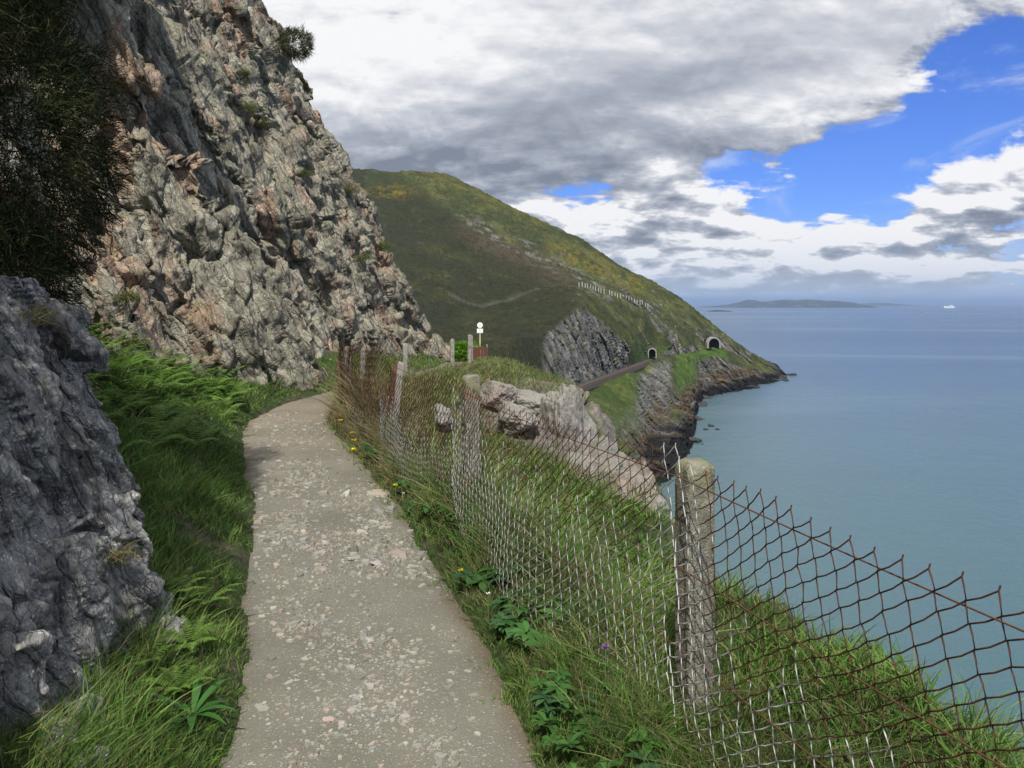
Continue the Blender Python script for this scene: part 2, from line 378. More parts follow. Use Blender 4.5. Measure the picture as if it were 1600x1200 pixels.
cc = B.mix(B.sstep(w3, 0.50, 0.66, 0, 0.5), cc, (0.10, 0.17, 0.19))
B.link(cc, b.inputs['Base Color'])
b.inputs['Specular IOR Level'].default_value = 0.5
rr = B.add(0.16, B.mul(w4, 0.25)); B.link(rr, b.inputs['Roughness'])
bump(B, b, B.add(B.mul(w1, 0.6), B.mul(w2, 1.6)), 0.55, 1.0)
N = 60000.0
V = []; ys = [-3000, -500, 0, 150, 400, 900, 2000, 5000, 12000, 25000, N]; xs = [-N, -20000, -5000, -1000, 0, 300, 800, 2000, 6000, 20000, N]
V = np.array([(x, y, SEA) for y in ys for x in xs])
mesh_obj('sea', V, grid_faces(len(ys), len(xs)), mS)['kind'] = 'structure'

# ---------------------------------------------------------------- headland, lofted from measured profiles (v pixel height, Y distance) per bearing
def dz(drop, v): return drop * F / (v - HY)
UC = [300, 480, 600, 690, 745, 800, 850, 885, 905, 940, 985, 1019, 1050, 1080, 1098, 1115, 1140, 1170, 1200, 1229]
rows = {
 'S':  ([262, 262, 267, 272, 295, 325, 348, 364, 374, 395, 422, 440, 459, 479, 493, 507, 527, 549, 567, 585], [600, 640, 650, 655, 640, 630, 620, 616, 614, 610, 605, 601, 598, 594, 592, 590, 588, 588, 590, 592]),
 'U':  ([340, 335, 335, 340, 355, 375, 392, 402, 408, 423, 446, 460, 476, 492, 503, 513, 532, 553, 570, 586], [500, 530, 540, 545, 540, 535, 535, 537, 540, 545, 552, 558, 563, 572, 576, 578, 580, 582, 586, 590]),
 'M':  ([430, 430, 450, 468, 478, 466, 455, 447, 447, 456, 470, 482, 493, 503, 511, 518, 538, 557, 573, 587], [330, 350, 360, 370, 375, 395, 420, 440, 452, 470, 492, 508, 525, 545, 558, 568, 572, 577, 583, 588]),
 'C':  ([600, 590, 580, 570, 556, 540, 522, 496, 482, 500, 538, 538, 531, 527, 525, 525, 543, 561, 575, 588], [180, 200, 215, 225, 240, 262, 295, 325, 342, 365, 396, 462, 488, 520, 542, 562, 566, 571, 580, 586]),
 'T':  ([700, 690, 675, 662, 650, 638, 625, 612, 604, 590, 573, 560, 555, 551, 548, 545, 552, 566, 578, 589], [172, 180, 193, 206, 220, 237, 257, 281, 298, 334, 392, 451, 479, 504, 524, 546, 552, 562, 575, 584]),
 'L1': ([712, 702, 687, 673, 660, 647, 634, 620, 611, 597, 580, 568, 560, 557, 554, 551, 560, 571, 582, 590], [165, 174, 186, 199, 213, 230, 250, 273, 290, 325, 380, 436, 463, 488, 508, 530, 538, 553, 568, 582]),
 'L2': ([790, 780, 765, 750, 735, 720, 712, 705, 702, 690, 672, 652, 628, 605, 588, 577, 575, 580, 588, 593], [150, 155, 160, 168, 175, 182, 190, 200, 207, 232, 272, 330, 385, 450, 490, 512, 520, 535, 555, 572]),
 'L3': ([860, 850, 835, 820, 805, 790, 780, 770, 765, 748, 728, 706, 680, 640, 608, 594, 590, 592, 596, 595], [140, 145, 150, 156, 164, 172, 178, 188, 195, 215, 238, 270, 300, 372, 466, 500, 512, 530, 540, 560]),
}
rw_v = [900, 890, 880, 870, 862, 855, 848, 840, 832, 815, 785, 760, 738, 700, 622, 616, 611, 606, 598, 591]
rows['W'] = (rw_v, [dz(47.5, v) for v in rw_v])
rw2 = [v + 30 for v in rw_v]
names = ['S', 'U', 'M', 'C', 'T', 'L1', 'L2', 'L3', 'W']
sub = [70, 60, 55, 75, 10, 60, 60, 60]
NC = 760
ug = np.linspace(300, 1229, NC)
ctrl = []
def P3(u, v, Y): return np.stack([(u - CX) / F * Y, Y, EYE - (v - HY) / F * Y], -1)
Yb = pch(ug, UC, rows['S'][1]) + 260
back = np.stack([(ug - CX) / F * Yb, Yb, np.full(NC, SEA - 6.0)], -1)
ctrl.append(back)
mid = P3(ug, pch(ug, UC, rows['S'][0]), pch(ug, UC, rows['S'][1]))
mb = mid * 1.0; mb[:, 1] += 60; mb[:, 0] = mb[:, 0] * (mb[:, 1] / mid[:, 1]); mb[:, 2] = mid[:, 2] - 8 * sm(1229 - ug, 0, 200) - 3
ctrl.append(mb)
for k in names: ctrl.append(P3(ug, pch(ug, UC, rows[k][0]), pch(ug, UC, rows[k][1])))
wl = ctrl[-1].copy(); wl[:, 2] -= 8; wl[:, 1] -= 12; wl[:, 0] += 3; ctrl.append(wl)
subs = [10, 12] + sub + [6]
pts = []; rr_ = []
for k in range(len(ctrl) - 1):
    p0 = ctrl[max(k - 1, 0)]; p1 = ctrl[k]; p2 = ctrl[k + 1]; p3 = ctrl[min(k + 2, len(ctrl) - 1)]
    n = subs[k]
    for i in range(n + (1 if k == len(ctrl) - 2 else 0)):
        t = i / n
        soft = k in (1, 2, 3)
        lin_ = p1 * (1 - t) + p2 * t
        cr = 0.5 * ((2 * p1) + (-p0 + p2) * t + (2 * p0 - 5 * p1 + 4 * p2 - p3) * t * t + (-p0 + 3 * p1 - 3 * p2 + p3) * t**3)
        pts.append(cr * 0.7 + lin_ * 0.3 if soft else cr * 0.3 + lin_ * 0.7); rr_.append(np.full(NC, k - 2 + t))
HP = np.array(pts); R = np.array(rr_); NR = HP.shape[0]          # R: row index 0=skyline .. 8=waterline
U = np.tile(ug, (NR, 1)); vv = HY + (EYE - HP[..., 2]) * F / HP[..., 1]
p = HP.reshape(-1, 3).copy(); r = R.ravel(); u = U.ravel(); v = vv.ravel()
nA = fbm(p / 34.0, 5, 3); nB = fbm(p / 9.0, 4, 9); nC = fbm(p * np.array([1 / 5.0, 1 / 5.0, 1 / 5.0]), 4, 21); nD = fbm(p / 60.0, 3, 77)
rock = np.zeros(len(p))
rock = np.maximum(rock, sm(r, 2.95, 3.12) * (1 - sm(r, 3.93, 4.0)) * sm(u, 838, 862) * (1 - sm(u, 976, 992)))
rock = np.maximum(rock, sm(r, 3.35, 3.7) * (1 - sm(r, 3.97, 4.0)) * sm(u, 1025, 1045) * (1 - sm(u, 1088, 1096)) * 0.9)
rock = np.maximum(rock, sm(nB + 0.6 * nA, 0.10, 0.45) * sm(r, 2.0, 2.9) * sm(u, 985, 1040) * (1 - sm(r, 3.9, 4.0)) * 0.9)
rock = np.maximum(rock, sm(r, 5.2, 6.6) * (1 - 0.75 * sm(nA, -0.1, 0.3) * (1 - sm(r, 6.6, 7.4))))
rock = np.maximum(rock, sm(r, 5.02, 5.25) * (sm(u, 985, 1005) * (1 - sm(u, 1042, 1056))) * 0.85)
rock = np.maximum(rock, sm(r, 5.05, 5.4) * sm(u, 1086, 1094) * 0.8)
rock = np.maximum(rock, sm(r, 1.6, 2.2) * sm(u, 1085, 1110) * (1 - sm(r, 3.4, 3.9)) * (1 - sm(u, 1150, 1190)) * sm(nB, -0.3, 0.1) * 0.85)
dline = (v - 300) - (u - 640) * 0.50                               # the stony band running down the hill
rock = np.maximum(rock, np.exp(-(dline / 17.0)**2) * sm(nC + 0.7 * nB, 0.0, 0.35) * sm(u, 690, 760) * (r < 2.6) * 0.9)
rock = np.maximum(rock, 0.7 * sm(nC + nB, 0.62, 0.9) * sm(u, 800, 900) * (r > 0.1))
rock = rock * (1 - sm(r, 3.985, 4.0) * (1 - sm(r, 5.0, 5.02)))      # keep track bench clear
fv, fe, _ = facet(np.stack([p[:, 0] / 3.2 + p[:, 1] / 6.0 + 0.12 * p[:, 2] + 0.25 * nB, p[:, 2] / 11.0 + 0.1 * nC], -1), 31)
fv2, fe2, _ = facet(np.stack([p[:, 0] / 1.1 + p[:, 1] / 2.0 + 0.15 * p[:, 2], p[:, 2] / 3.5], -1), 41)
pn = np.stack([p[:, 0] / 14 + p[:, 2] / 30, p[:, 1] / 22, p[:, 2] / 14], -1); nE = fbm(pn, 6, 55, 0.62); nF = fbm(p / 2.2, 4, 65, 0.6); nG = fbm(pn * 3 + 4, 5, 75, 0.6)
amp = np.where((r > 3.9) & (r < 5.05), 0.15, 1.0)
disp = rock * (1.7 * fv + 0.7 * fv2 - 0.9 * (1 - sm(fe, 0, 0.12)))
toC = np.stack([-p[:, 0], -p[:, 1], np.zeros(len(p))], -1); toC /= np.linalg.norm(toC, axis=1, keepdims=True)
toC[:, 0] += 0.25
scl = np.clip(p[:, 1] / 350.0, 0.5, 1.2)
p += toC * (disp * amp * scl)[:, None]
tip = 1 - sm(u, 1195, 1229) * 0.85
p[:, 2] += (3.2 * nA * sm(r, -0.5, 0.8) * (1 - rock * 0.5) + 1.1 * nB + 0.55 * nC + 0.5 * sm(nF + 0.7 * nG, 0.05, 0.35)) * amp * scl * tip
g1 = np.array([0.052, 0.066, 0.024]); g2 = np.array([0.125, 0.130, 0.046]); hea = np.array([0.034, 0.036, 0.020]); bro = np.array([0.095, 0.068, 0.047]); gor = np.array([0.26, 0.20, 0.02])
def L(a, b_, t): return a + (b_ - a) * t[:, None]
c = L(np.tile(g1, (len(p), 1)), g2, sm(nE + 0.5 * nF, -0.3, 0.45))
side = (v - 262) - (u - 600) * 0.62 + 26 * nD + 14 * nE             # >0: lower/left flank, heather with cloud shadow painted in; <0: seaward green flank
hea_shade_m = sm(side, -12, 22) * (1 - sm(u, 880, 930)) * (1 - sm(r, 2.9, 3.3) * 0.0)
hea_shade_col = L(np.tile(hea, (len(p), 1)), g1 * 0.75, sm(nE, 0.0, 0.4)); hea_shade_col = L(hea_shade_col, bro, sm(nG + 0.4 * nE, 0.12, 0.5) * 0.7)
c = L(c, hea_shade_col, hea_shade_m * 0.92)
c = L(c, bro, np.exp(-(((v - 392) - (u - 790) * 0.42) / 20.0)**2) * sm(u, 680, 760) * (1 - sm(u, 880, 920)) * sm(nF, -0.6, 0.1) * 0.9)
c = L(c, bro * 0.9, sm(nG, 0.15, 0.5) * (1 - hea_shade_m) * 0.55 * (1 - sm(u, 1060, 1100)))
c = L(c, g1 * 0.55, sm(nF + 0.7 * nG, 0.05, 0.35) * 0.75)
gm = np.maximum(np.exp(-((u - 610) / 38)**2 - ((v - 299) / 9)**2), np.exp(-(((v - 405) - (u - 900) * 0.42) / 14.0)**2) * sm(u, 840, 880) * (1 - sm(u, 990, 1030)))
gm = np.maximum(gm, 0.8 * np.exp(-(((v - 315) - (u - 770) * 0.45) / 7.0)**2) * (1 - sm(u, 830, 870)))
c = L(c, gor, gm * sm(nF + 0.6 * nG, -0.15, 0.4) * 0.6)
bright = np.array([0.075, 0.16, 0.02])
bm_ = np.maximum.reduce([sm(r, 5.0, 5.1) * (1 - sm(r, 6.0, 6.5)) * sm(u, 860, 900) * (1 - sm(u, 1000, 1020)) * 0.45,
       sm(r, 3.75, 3.95) * (1 - sm(r, 5.15, 5.4)) * sm(u, 1060, 1100) * (1 - sm(u, 1130, 1140)), sm(r, 3.95, 4.0) * (1 - sm(r, 5.9, 6.2)) * sm(u, 1052, 1060) * (1 - sm(u, 1086, 1092)) * 0.8,
       sm(r, 3.0, 3.3) * (1 - sm(r, 3.9, 4)) * sm(u, 984, 996) * (1 - sm(u, 1030, 1050)) * 0.6])
c = L(c, bright, bm_ * (0.6 + 0.4 * nF))
rk = L(np.tile(np.array([0.10, 0.10, 0.098]), (len(p), 1)), np.array([0.24, 0.235, 0.22]), sm(0.6 * fv2 + nC + 0.5 * nF, -0.5, 0.7))
rk = L(rk, np.array([0.36, 0.33, 0.28]), sm(nF + nB, 0.25, 0.7) * sm(u, 1000, 1060) * (r < 3.9))
rk = L(rk, np.array([0.10, 0.10, 0.04]), sm(nG, 0.05, 0.4) * 0.6)
hgt = p[:, 2] - SEA
ti = 1 - sm(hgt + 1.5 * nB, 2.0, 5.0); rk = L(rk, np.array([0.14, 0.085, 0.03]), (1 - sm(hgt + 3 * nB, 6, 13)) * sm(nG, -0.3, 0.2) * 0.7); rk = L(rk, np.array([0.022, 0.021, 0.02]), ti)
rock = np.maximum(rock, ti)
rock *= sm(nF + 0.5 * nC + 2.2 * rock - 0.9, -0.6, 0.1)
c = L(c, rk, np.clip(rock, 0, 1))
tb = (r > 3.97) & (r < 5.0) & (u < 1022)
c[tb] = np.array([0.075, 0.085, 0.04])
pathm = np.exp(-(((r - 2.0)) / 0.022)**2) * (u > 700) * (u < 990); c = L(c, np.array([0.20, 0.19, 0.15]), pathm * 0.28)
mh, B, b = new_mat('headland_ground'); a = B.new('ShaderNodeAttribute'); a.attribute_name = 'tint'; P = obj_co(B)
n = B.noise(P, 0.45, 8, 0.68); n2 = B.noise(P, 1.6, 4, 0.65)
mulc = B.ramp(n, [(0.3, (0.55, 0.6, 0.6)), (0.5, (1, 1, 1)), (0.72, (1.55, 1.5, 1.35))])
B.link(B.mix(1.0, a.outputs['Color'], mulc, 'MULTIPLY'), b.inputs['Base Color']); b.inputs['Roughness'].default_value = 0.95; b.inputs['Specular IOR Level'].default_value = 0.08
bump(B, b, B.add(B.mul(n, 1.0), B.mul(n2, 0.4)), 0.9, 2.0)
HEAD = p.reshape(NR, NC, 3)
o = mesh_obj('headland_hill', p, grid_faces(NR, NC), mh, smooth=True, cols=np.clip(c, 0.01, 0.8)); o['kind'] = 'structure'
def on_head(u0, v0):
    """front-most headland vertex near a bearing"""
    vq = HY + (EYE - p[:, 2]) * F / p[:, 1]; uq = CX + p[:, 0] / p[:, 1] * F
    d = (uq - u0)**2 + (vq - v0)**2 + p[:, 1] * 0.002
    return Vector(p[np.argmin(d)])

# ---------------------------------------------------------------- near ground sheet
yy = np.concatenate([np.linspace(-6, 1.4, 24), np.geomspace(1.5, 30, 560), np.linspace(30.3, 150, 160)])
kk = np.concatenate([np.linspace(-14, -2.4, 50)[:-1], np.linspace(-2.4, 5.0, 330), np.geomspace(5.1, 75, 70)])
YY, KK = np.meshgrid(yy, kk, indexing='ij')
XX = KK + pxc(YY) * (1 - sm(np.abs(KK), 20, 60)) + 0.35 * 0
ZZ = gz(XX, YY)
GX, GY, GZ = XX.ravel(), YY.ravel(), ZZ.ravel()
P0 = np.stack([GX, GY, GZ], -1)
fofs = GX - fxc(GY); ee = np.interp(GY, EY, EE)
stp = sm(fofs, ee - 0.15, ee + 0.6) * (GX > pxc(GY))
rb = np.maximum(stp, sm(fofs + 0.4 * fbm(P0 / 0.9, 3, 8), 1.1, 1.6) * sm(GY, 5, 7) * (1 - sm(GY, 15, 24)) * sm(fbm(P0 * 0.9, 4, 88), -0.25, 0.15))
rn, re_, _ = facet(np.stack([GX * 0.8 + GY * 0.5 + 0.3 * GZ, GY * 0.45 - GX * 0.3 + 0.4 * GZ], -1), 61)
rn2, _, _ = facet(np.stack([GX * 2.6 + GY, GY * 1.8 - GX * 0.6 + GZ], -1), 62)
Pn = P0.copy(); Pn[:, 2] += rb * (0.16 * rn + 0.06 * rn2 - 0.12) * (1 + 3 * sm(fofs, 6, 20)); Pn[:, 0] += rb * 0.15 * rn
mg, B, b = new_mat('ground_soil'); a = B.new('ShaderNodeAttribute'); a.attribute_name = 'tint'; P = obj_co(B)
n = B.noise(P, 9, 7, 0.65); B.link(B.mix(1.0, a.outputs['Color'], B.ramp(n, [(0.3, (0.5, 0.5, 0.5)), (0.7, (1.5, 1.5, 1.5))]), 'MULTIPLY'), b.inputs['Base Color'])
bump(B, b, B.add(n, B.mul(B.noise(P, 40, 4, 0.6), 0.4)), 0.8, 0.06)
nq = fbm(P0 * 1.7, 4, 91); nq2 = fbm(P0 * 6.0, 3, 92)
gc = L(np.tile(np.array([0.035, 0.055, 0.014]), (len(P0), 1)), np.array([0.075, 0.065, 0.04]), sm(nq + 0.6 * nq2, -0.1, 0.5))
gc = L(gc, np.array([0.11, 0.10, 0.045]), sm(fofs, 0.2, 1.2) * sm(GY, 9, 14) * sm(nq2, -0.3, 0.2) * 0.7)
rcol = L(np.tile(np.array([0.15, 0.135, 0.115]), (len(P0), 1)), np.array([0.27, 0.235, 0.20]), sm(nq2 + 0.5 * nq, -0.3, 0.5)); rcol = L(rcol, np.array([0.24, 0.16, 0.12]), sm(nq, 0.2, 0.55) * 0.4)
rcol = L(rcol, np.array([0.07, 0.10, 0.03]), sm(fbm(P0 * 0.7, 4, 95), 0.05, 0.35) * 0.85)
gc = L(gc, rcol, rb)
o = mesh_obj('ground', Pn, grid_faces(len(yy), len(kk)), mg, smooth=True, cols=np.clip(gc, 0.01, 0.7)); o['kind'] = 'structure'

# ---------------------------------------------------------------- the gravel path
yy = np.concatenate([np.linspace(-5, 1.4, 20), np.geomspace(1.5, 48, 420)]); ww = np.linspace(-1, 1, 41)
YY, WW = np.meshgrid(yy, ww, indexing='ij'); XX = pxc(YY) + WW * (phw(YY) + 0.10)
Pq = np.stack([XX.ravel(), YY.ravel(), np.zeros(XX.size)], -1)
nz = fbm(Pq * 1.1, 3, 44).reshape(XX.shape); nz2 = fbm(Pq * 7, 4, 45).reshape(XX.shape)
ZZ = pzz(YY) + 0.012 - 0.022 * np.abs(WW)**3 + 0.012 * nz + 0.005 * nz2
mp, B, b = new_mat('gravel_path'); P = obj_co(B)
a = B.new('ShaderNodeAttribute'); a.attribute_name = 'tint'
q1 = B.vadd(P, B.vmul(B.noise(P, 30, 2, 0.5, out='Color'), (0.03, 0.03, 0.03)))
v1 = B.vor(q1, 66, 'F1', 'Color'); v1d = B.vor(q1, 66, 'F1', 'Distance'); v2 = B.vor(q1, 150, 'F1', 'Color'); v2d = B.vor(q1, 150, 'F1', 'Distance')
bw = B.new('ShaderNodeRGBToBW'); B.link(v1, bw.inputs[0]); bw2 = B.new('ShaderNodeRGBToBW'); B.link(v2, bw2.inputs[0])
pat = B.noise(P, 3.2, 6, 0.65, 0.5)
isst = B.mul(B.sstep(bw.outputs[0], 0.50, 0.56), B.sstep(v1d, 0.42, 0.28))
isst = B.mul(isst, B.sstep(pat, 0.28, 0.45))
iss2 = B.mul(B.sstep(bw2.outputs[0], 0.45, 0.52), B.sstep(v2d, 0.45, 0.3))
dirt = B.mix(B.noise(P, 60, 4, 0.7), (0.128, 0.122, 0.094), (0.212, 0.202, 0.160))
c1 = B.mix(B.mul(iss2, 0.75), dirt, B.mix(bw2.outputs[0], (0.215, 0.205, 0.16), (0.36, 0.345, 0.285)))
c1 = B.mix(B.mul(isst, 0.8), c1, B.mix(B.sstep(bw.outputs[0], 0.5, 0.8), (0.24, 0.23, 0.19), (0.40, 0.38, 0.32)))
c1 = B.mix(1.0, c1, B.ramp(B.noise(P, 1.1, 5, 0.6), [(0.3, (0.80, 0.80, 0.78)), (0.7, (1.16, 1.16, 1.16))]), 'MULTIPLY')
c1 = B.mix(1.0, c1, a.outputs['Color'], 'MULTIPLY')
B.link(c1, b.inputs['Base Color']); bump(B, b, B.add(B.mul(isst, 0.6), B.mul(iss2, 0.35), B.mul(B.noise(P, 90, 4, 0.7), 0.4)), 0.75, 0.008)
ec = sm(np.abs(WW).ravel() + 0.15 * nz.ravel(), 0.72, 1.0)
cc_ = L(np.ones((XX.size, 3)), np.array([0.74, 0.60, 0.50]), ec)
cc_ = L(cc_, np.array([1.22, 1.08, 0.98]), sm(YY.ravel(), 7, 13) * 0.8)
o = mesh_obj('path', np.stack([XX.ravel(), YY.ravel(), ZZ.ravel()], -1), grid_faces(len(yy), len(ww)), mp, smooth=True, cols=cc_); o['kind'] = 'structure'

# ---------------------------------------------------------------- main cliff
CP = np.array([(-4.4, -8), (-4.6, -2), (-4.9, 3), (-5.6, 7), (-5.9, 9.5), (-5.5, 11.6), (-4.75, 13.6), (-4.35, 16.5), (-4.3, 20), (-3.95, 24), (-3.65, 28), (-3.5, 33), (-3.9, 37), (-5.4, 41.5), (-8.5, 47), (-16, 54)], float)
def blur(A, k, axis):
    A = np.moveaxis(A, axis, 0); P_ = np.concatenate([np.repeat(A[:1], k // 2, 0), A, np.repeat(A[-1:], k // 2, 0)])
    c_ = np.cumsum(np.concatenate([np.zeros_like(P_[:1]), P_]), 0); return np.moveaxis((c_[k:] - c_[:-k]) / k, 0, axis)
def smooth_poly(CP, n):
    seg = np.r_[0, np.cumsum(np.hypot(*np.diff(CP, axis=0).T))]; s = np.linspace(0, seg[-1], n)
    x = pch(s, seg, CP[:, 0]); y = pch(s, seg, CP[:, 1]); return s, x, y
BED1 = np.array([1.0, 0.55, 0.55]) / 1.27; BED2 = np.array([-0.45, -0.2, 1.0]) / 1.1; BED3 = np.array([0.6, -1.0, 0.1]) / 1.17
def cliff_mesh(name, CP, ns, nt, H, lean, mat, amps, cells, seed, base_sink, dens=None, capback=6.0, toplow=None, saw=1.5, k_=1.0, gain=1.0, groove=((0.42, 0.5, 0.16, 61), (1.1, 0.24, 0.14, 62)), bulge=None):
    s0, x0, y0 = smooth_poly(CP, 1200)
    w = dens(y0) if dens else np.ones_like(y0)
    cw = np.cumsum(w); cw = (cw - cw[0]) / (cw[-1] - cw[0]); s = np.interp(np.linspace(0, 1, ns), cw, s0)
    x = np.interp(s, s0, x0); y = np.interp(s, s0, y0)
    tx = np.gradient(x, s); ty = np.gradient(y, s); k = 15; ker = np.ones(k) / k
    tx = np.convolve(np.pad(tx, k // 2, 'edge'), ker, 'valid'); ty = np.convolve(np.pad(ty, k // 2, 'edge'), ker, 'valid')
    ln = np.hypot(tx, ty); nx, ny = ty / ln, -tx / ln              # outward (towards the path)
    zb = gz(x, y, False) - base_sink
    t = np.linspace(0, 1, nt)**1.0
    S, T = np.meshgrid(s, t * H, indexing='ij')
    Hs = np.ones_like(s) if toplow is None else toplow(y)
    T = T * Hs[:, None]
    off = lean(T)
    PX_ = x[:, None] - nx[:, None] * off; PY_ = y[:, None] - ny[:, None] * off; PZ_ = zb[:, None] + T
    q = np.stack([PX_.ravel(), PY_.ravel(), PZ_.ravel()], -1); S_ = S.ravel(); T_ = T.ravel()
    wv = fbm(q * 0.8 * k_, 3, seed)
    d = amps[0] * fbm(q * np.array([0.22, 0.22, 0.09]) * k_, 3, seed + 9)
    ph = S_ + 0.38 * T_ + 0.35 * wv / k_
    for i, (a_, (cs, ct), sh) in enumerate(zip(amps[1:], cells, (0.35, 0.45, 0.3))):
        f_, e_, r_ = facet(np.stack([(S_ + sh * T_) / cs + 0.25 * wv, (T_ - 0.25 * S_) / ct + 0.12 * wv], -1), seed + 20 * i + 3, saw=saw, soft=0.26 / cs * (1 if k_ == 1 else 0.35))
        d += a_ * f_ - a_ * 0.5 * (1 - sm(e_, 0.0, 0.2 / cs * (1 if k_ == 1 else 0.35)))
    d += bulge(y, T) if bulge else 0
    for fr, dp, wd_, sd_ in groove:
        g_ = np.abs(fbm(np.stack([ph * fr, T_ * fr * 0.14, S_ * 0], -1), 2, seed + sd_))
        d -= dp * (1 - sm(g_, 0.0, wd_)) * (0.5 + 0.5 * sm(wv, -0.4, 0.2))
    d = blur(blur(blur(d.reshape(ns, nt), 5, 0), 5, 1), 3, 0).ravel()
    q0 = q.reshape(ns, nt, 3).copy()
    q[:, 0] += np.repeat(nx, nt) * d; q[:, 1] += np.repeat(ny, nt) * d; q[:, 2] += 0.10 * d * sm(T_, 0, 1)
    # even out the columns over the displaced surface so that steps are not stretched
    G = q.reshape(ns, nt, 3); ra = np.linalg.norm(np.diff(G, axis=0), axis=2) / np.maximum(np.linalg.norm(np.diff(q0, axis=0), axis=2), 1e-6)
    ra = np.minimum(blur(blur(blur(ra, 91, 1), 61, 1), 15, 0), 2.2)
    cu = np.vstack([np.zeros((1, nt)), np.cumsum(ra, 0)]); cu /= cu[-1:]
    G2 = np.empty_like(G); tt_ = np.linspace(0, 1, ns)
    for j_ in range(nt):
        for a3 in range(3): G2[:, j_, a3] = np.interp(tt_, cu[:, j_], G[:, j_, a3])
    q = G2.reshape(-1, 3)
    # second pass, on the displaced surface along its own normals: bedding planes, blocks and grain
    G = q.reshape(ns, nt, 3); G = blur(blur(blur(blur(G, 9, 0), 9, 1), 9, 0), 9, 1); gs_ = np.gradient(G, axis=0); gt_ = np.gradient(G, axis=1); nn_ = np.cross(gs_, gt_); nn_ /= np.maximum(np.linalg.norm(nn_, axis=2, keepdims=True), 1e-9)
    if nn_[ns // 2, nt // 2] @ np.array([nx[ns // 2], ny[ns // 2], 0]) < 0: nn_ = -nn_
    nn_ = nn_.reshape(-1, 3)
    p1 = (q @ BED1) * k_; p2 = (q @ BED2) * k_; p3 = (q @ BED3) * k_; w3 = fbm(q * 1.1 * k_, 3, seed + 90)
    d2 = 0.24 * fbm(np.stack([p1 * 1.3 + 0.3 * w3, p2 * 0.22, p3 * 0.35], -1), 5, seed + 91, 0.55)
    f1, e1, _ = facet(np.stack([p1 * 1.15 + 0.25 * w3, p2 * 0.36 + 0.2 * w3 + 0.1 * p3], -1), seed + 92, soft=0.06); f2, e2, _ = facet(np.stack([p1 * 3.1 + 0.3 * w3, p2 * 1.0 + 0.3 * w3 + 0.3 * p3], -1), seed + 93, soft=0.16); f3, e3, _ = facet(np.stack([p1 * 8.0 + w3, p2 * 2.8 + 0.8 * p3], -1), seed + 94, soft=0.3)
    big = (0.17 * f1 + 0.105 * f2 - 0.22 * (1 - sm(e1, 0, 0.07)) - 0.09 * (1 - sm(e2, 0, 0.10))).reshape(ns, nt)
    big = big.ravel(); fi = 0.048 * f3 - 0.03 * (1 - sm(e3, 0, 0.15))
    d2 += big + fi + 0.035 * fbm(q * 6 * k_, 4, seed + 95, 0.6)
    q = q + nn_ * (d2 / k_ * gain)[:, None]
    Q = q.reshape(ns, nt, 3); cap = []
    # cap: extra rows running back behind the crest
    for kk_, (bk, up) in enumerate(((0.35, 0.0), (1.0, 0.1), (2.5, 0.3), (capback, 0.2))):
        cq = Q[:, -1, :].copy(); cq[:, 0] -= nx * bk; cq[:, 1] -= ny * bk; cq[:, 2] += up * (capback / 6.0); cap.append(cq[:, None, :])
    Q = np.concatenate([Q] + cap, 1)
    o = mesh_obj(name, Q.reshape(-1, 3), grid_faces(ns, Q.shape[1]), mat, smooth=True)
    return o, Q
o, CL = cliff_mesh('cliff_wall', CP, 1650, 540, 16.0, lambda T: 0.46 * T + 0.002 * T * T - 0.15 * (1 - np.exp(-T)), M_CLIFF,
    (0.7, 0.80, 0.30), ((3.2, 12.0), (1.25, 7.5)), 7, 0.35, bulge=lambda y, T: (2.7 * np.exp(-((y[:, None] - 12.6) / 2.0)**2) * sm(T, 6.6, 8.0)).ravel(),  # bulge: unseen overhang above the view, shaped to shade the cliff face
    dens=lambda y: np.where(y < 9, 0.35, np.where(y < 24, 1.15, np.where(y < 40, 0.9, 0.35))))
o['kind'] = 'structure'
def find_on(Q, u0, v0, rad=6):
    q = Q.reshape(-1, 3); q = q[q[:, 1] > 0.5]
    uq = CX + q[:, 0] / q[:, 1] * F; vq = HY + (EYE - q[:, 2]) * F / q[:, 1]
    m = (np.abs(uq - u0) < rad) & (np.abs(vq - v0) < rad)
    if not m.any():
        return None if rad > 60 else find_on(Q, u0, v0, rad * 2)
    c_ = q[m]; return Vector(c_[np.argmin(c_[:, 1])])

# near outcrop by the path, left edge of the frame
NP = np.array([(-1.15, 0.8), (-1.28, 2.0), (-1.50, 3.05), (-1.66, 3.9), (-1.80, 4.6), (-2.05, 5.05), (-2.7, 5.35), (-3.8, 5.6), (-5.2, 6.2)], float)
o, NR_ = cliff_mesh('near_outcrop_wall', NP, 620, 300, 1.9, lambda T: 0.24 * T + 0.06 * T * T, M_NEAR,
    (0.06, 0.15, 0.06), ((0.9, 2.4), (0.36, 1.4)), 207, 0.25, capback=3.5, k_=3.2, gain=0.9, groove=((1.6, 0.16, 0.10, 61), (4.0, 0.06, 0.10, 62)),
    toplow=lambda y: np.interp(y, [0, 3, 4.2, 5.2, 6], [1.0, 1.0, 0.93, 0.78, 0.8]))
o['kind'] = 'structure'

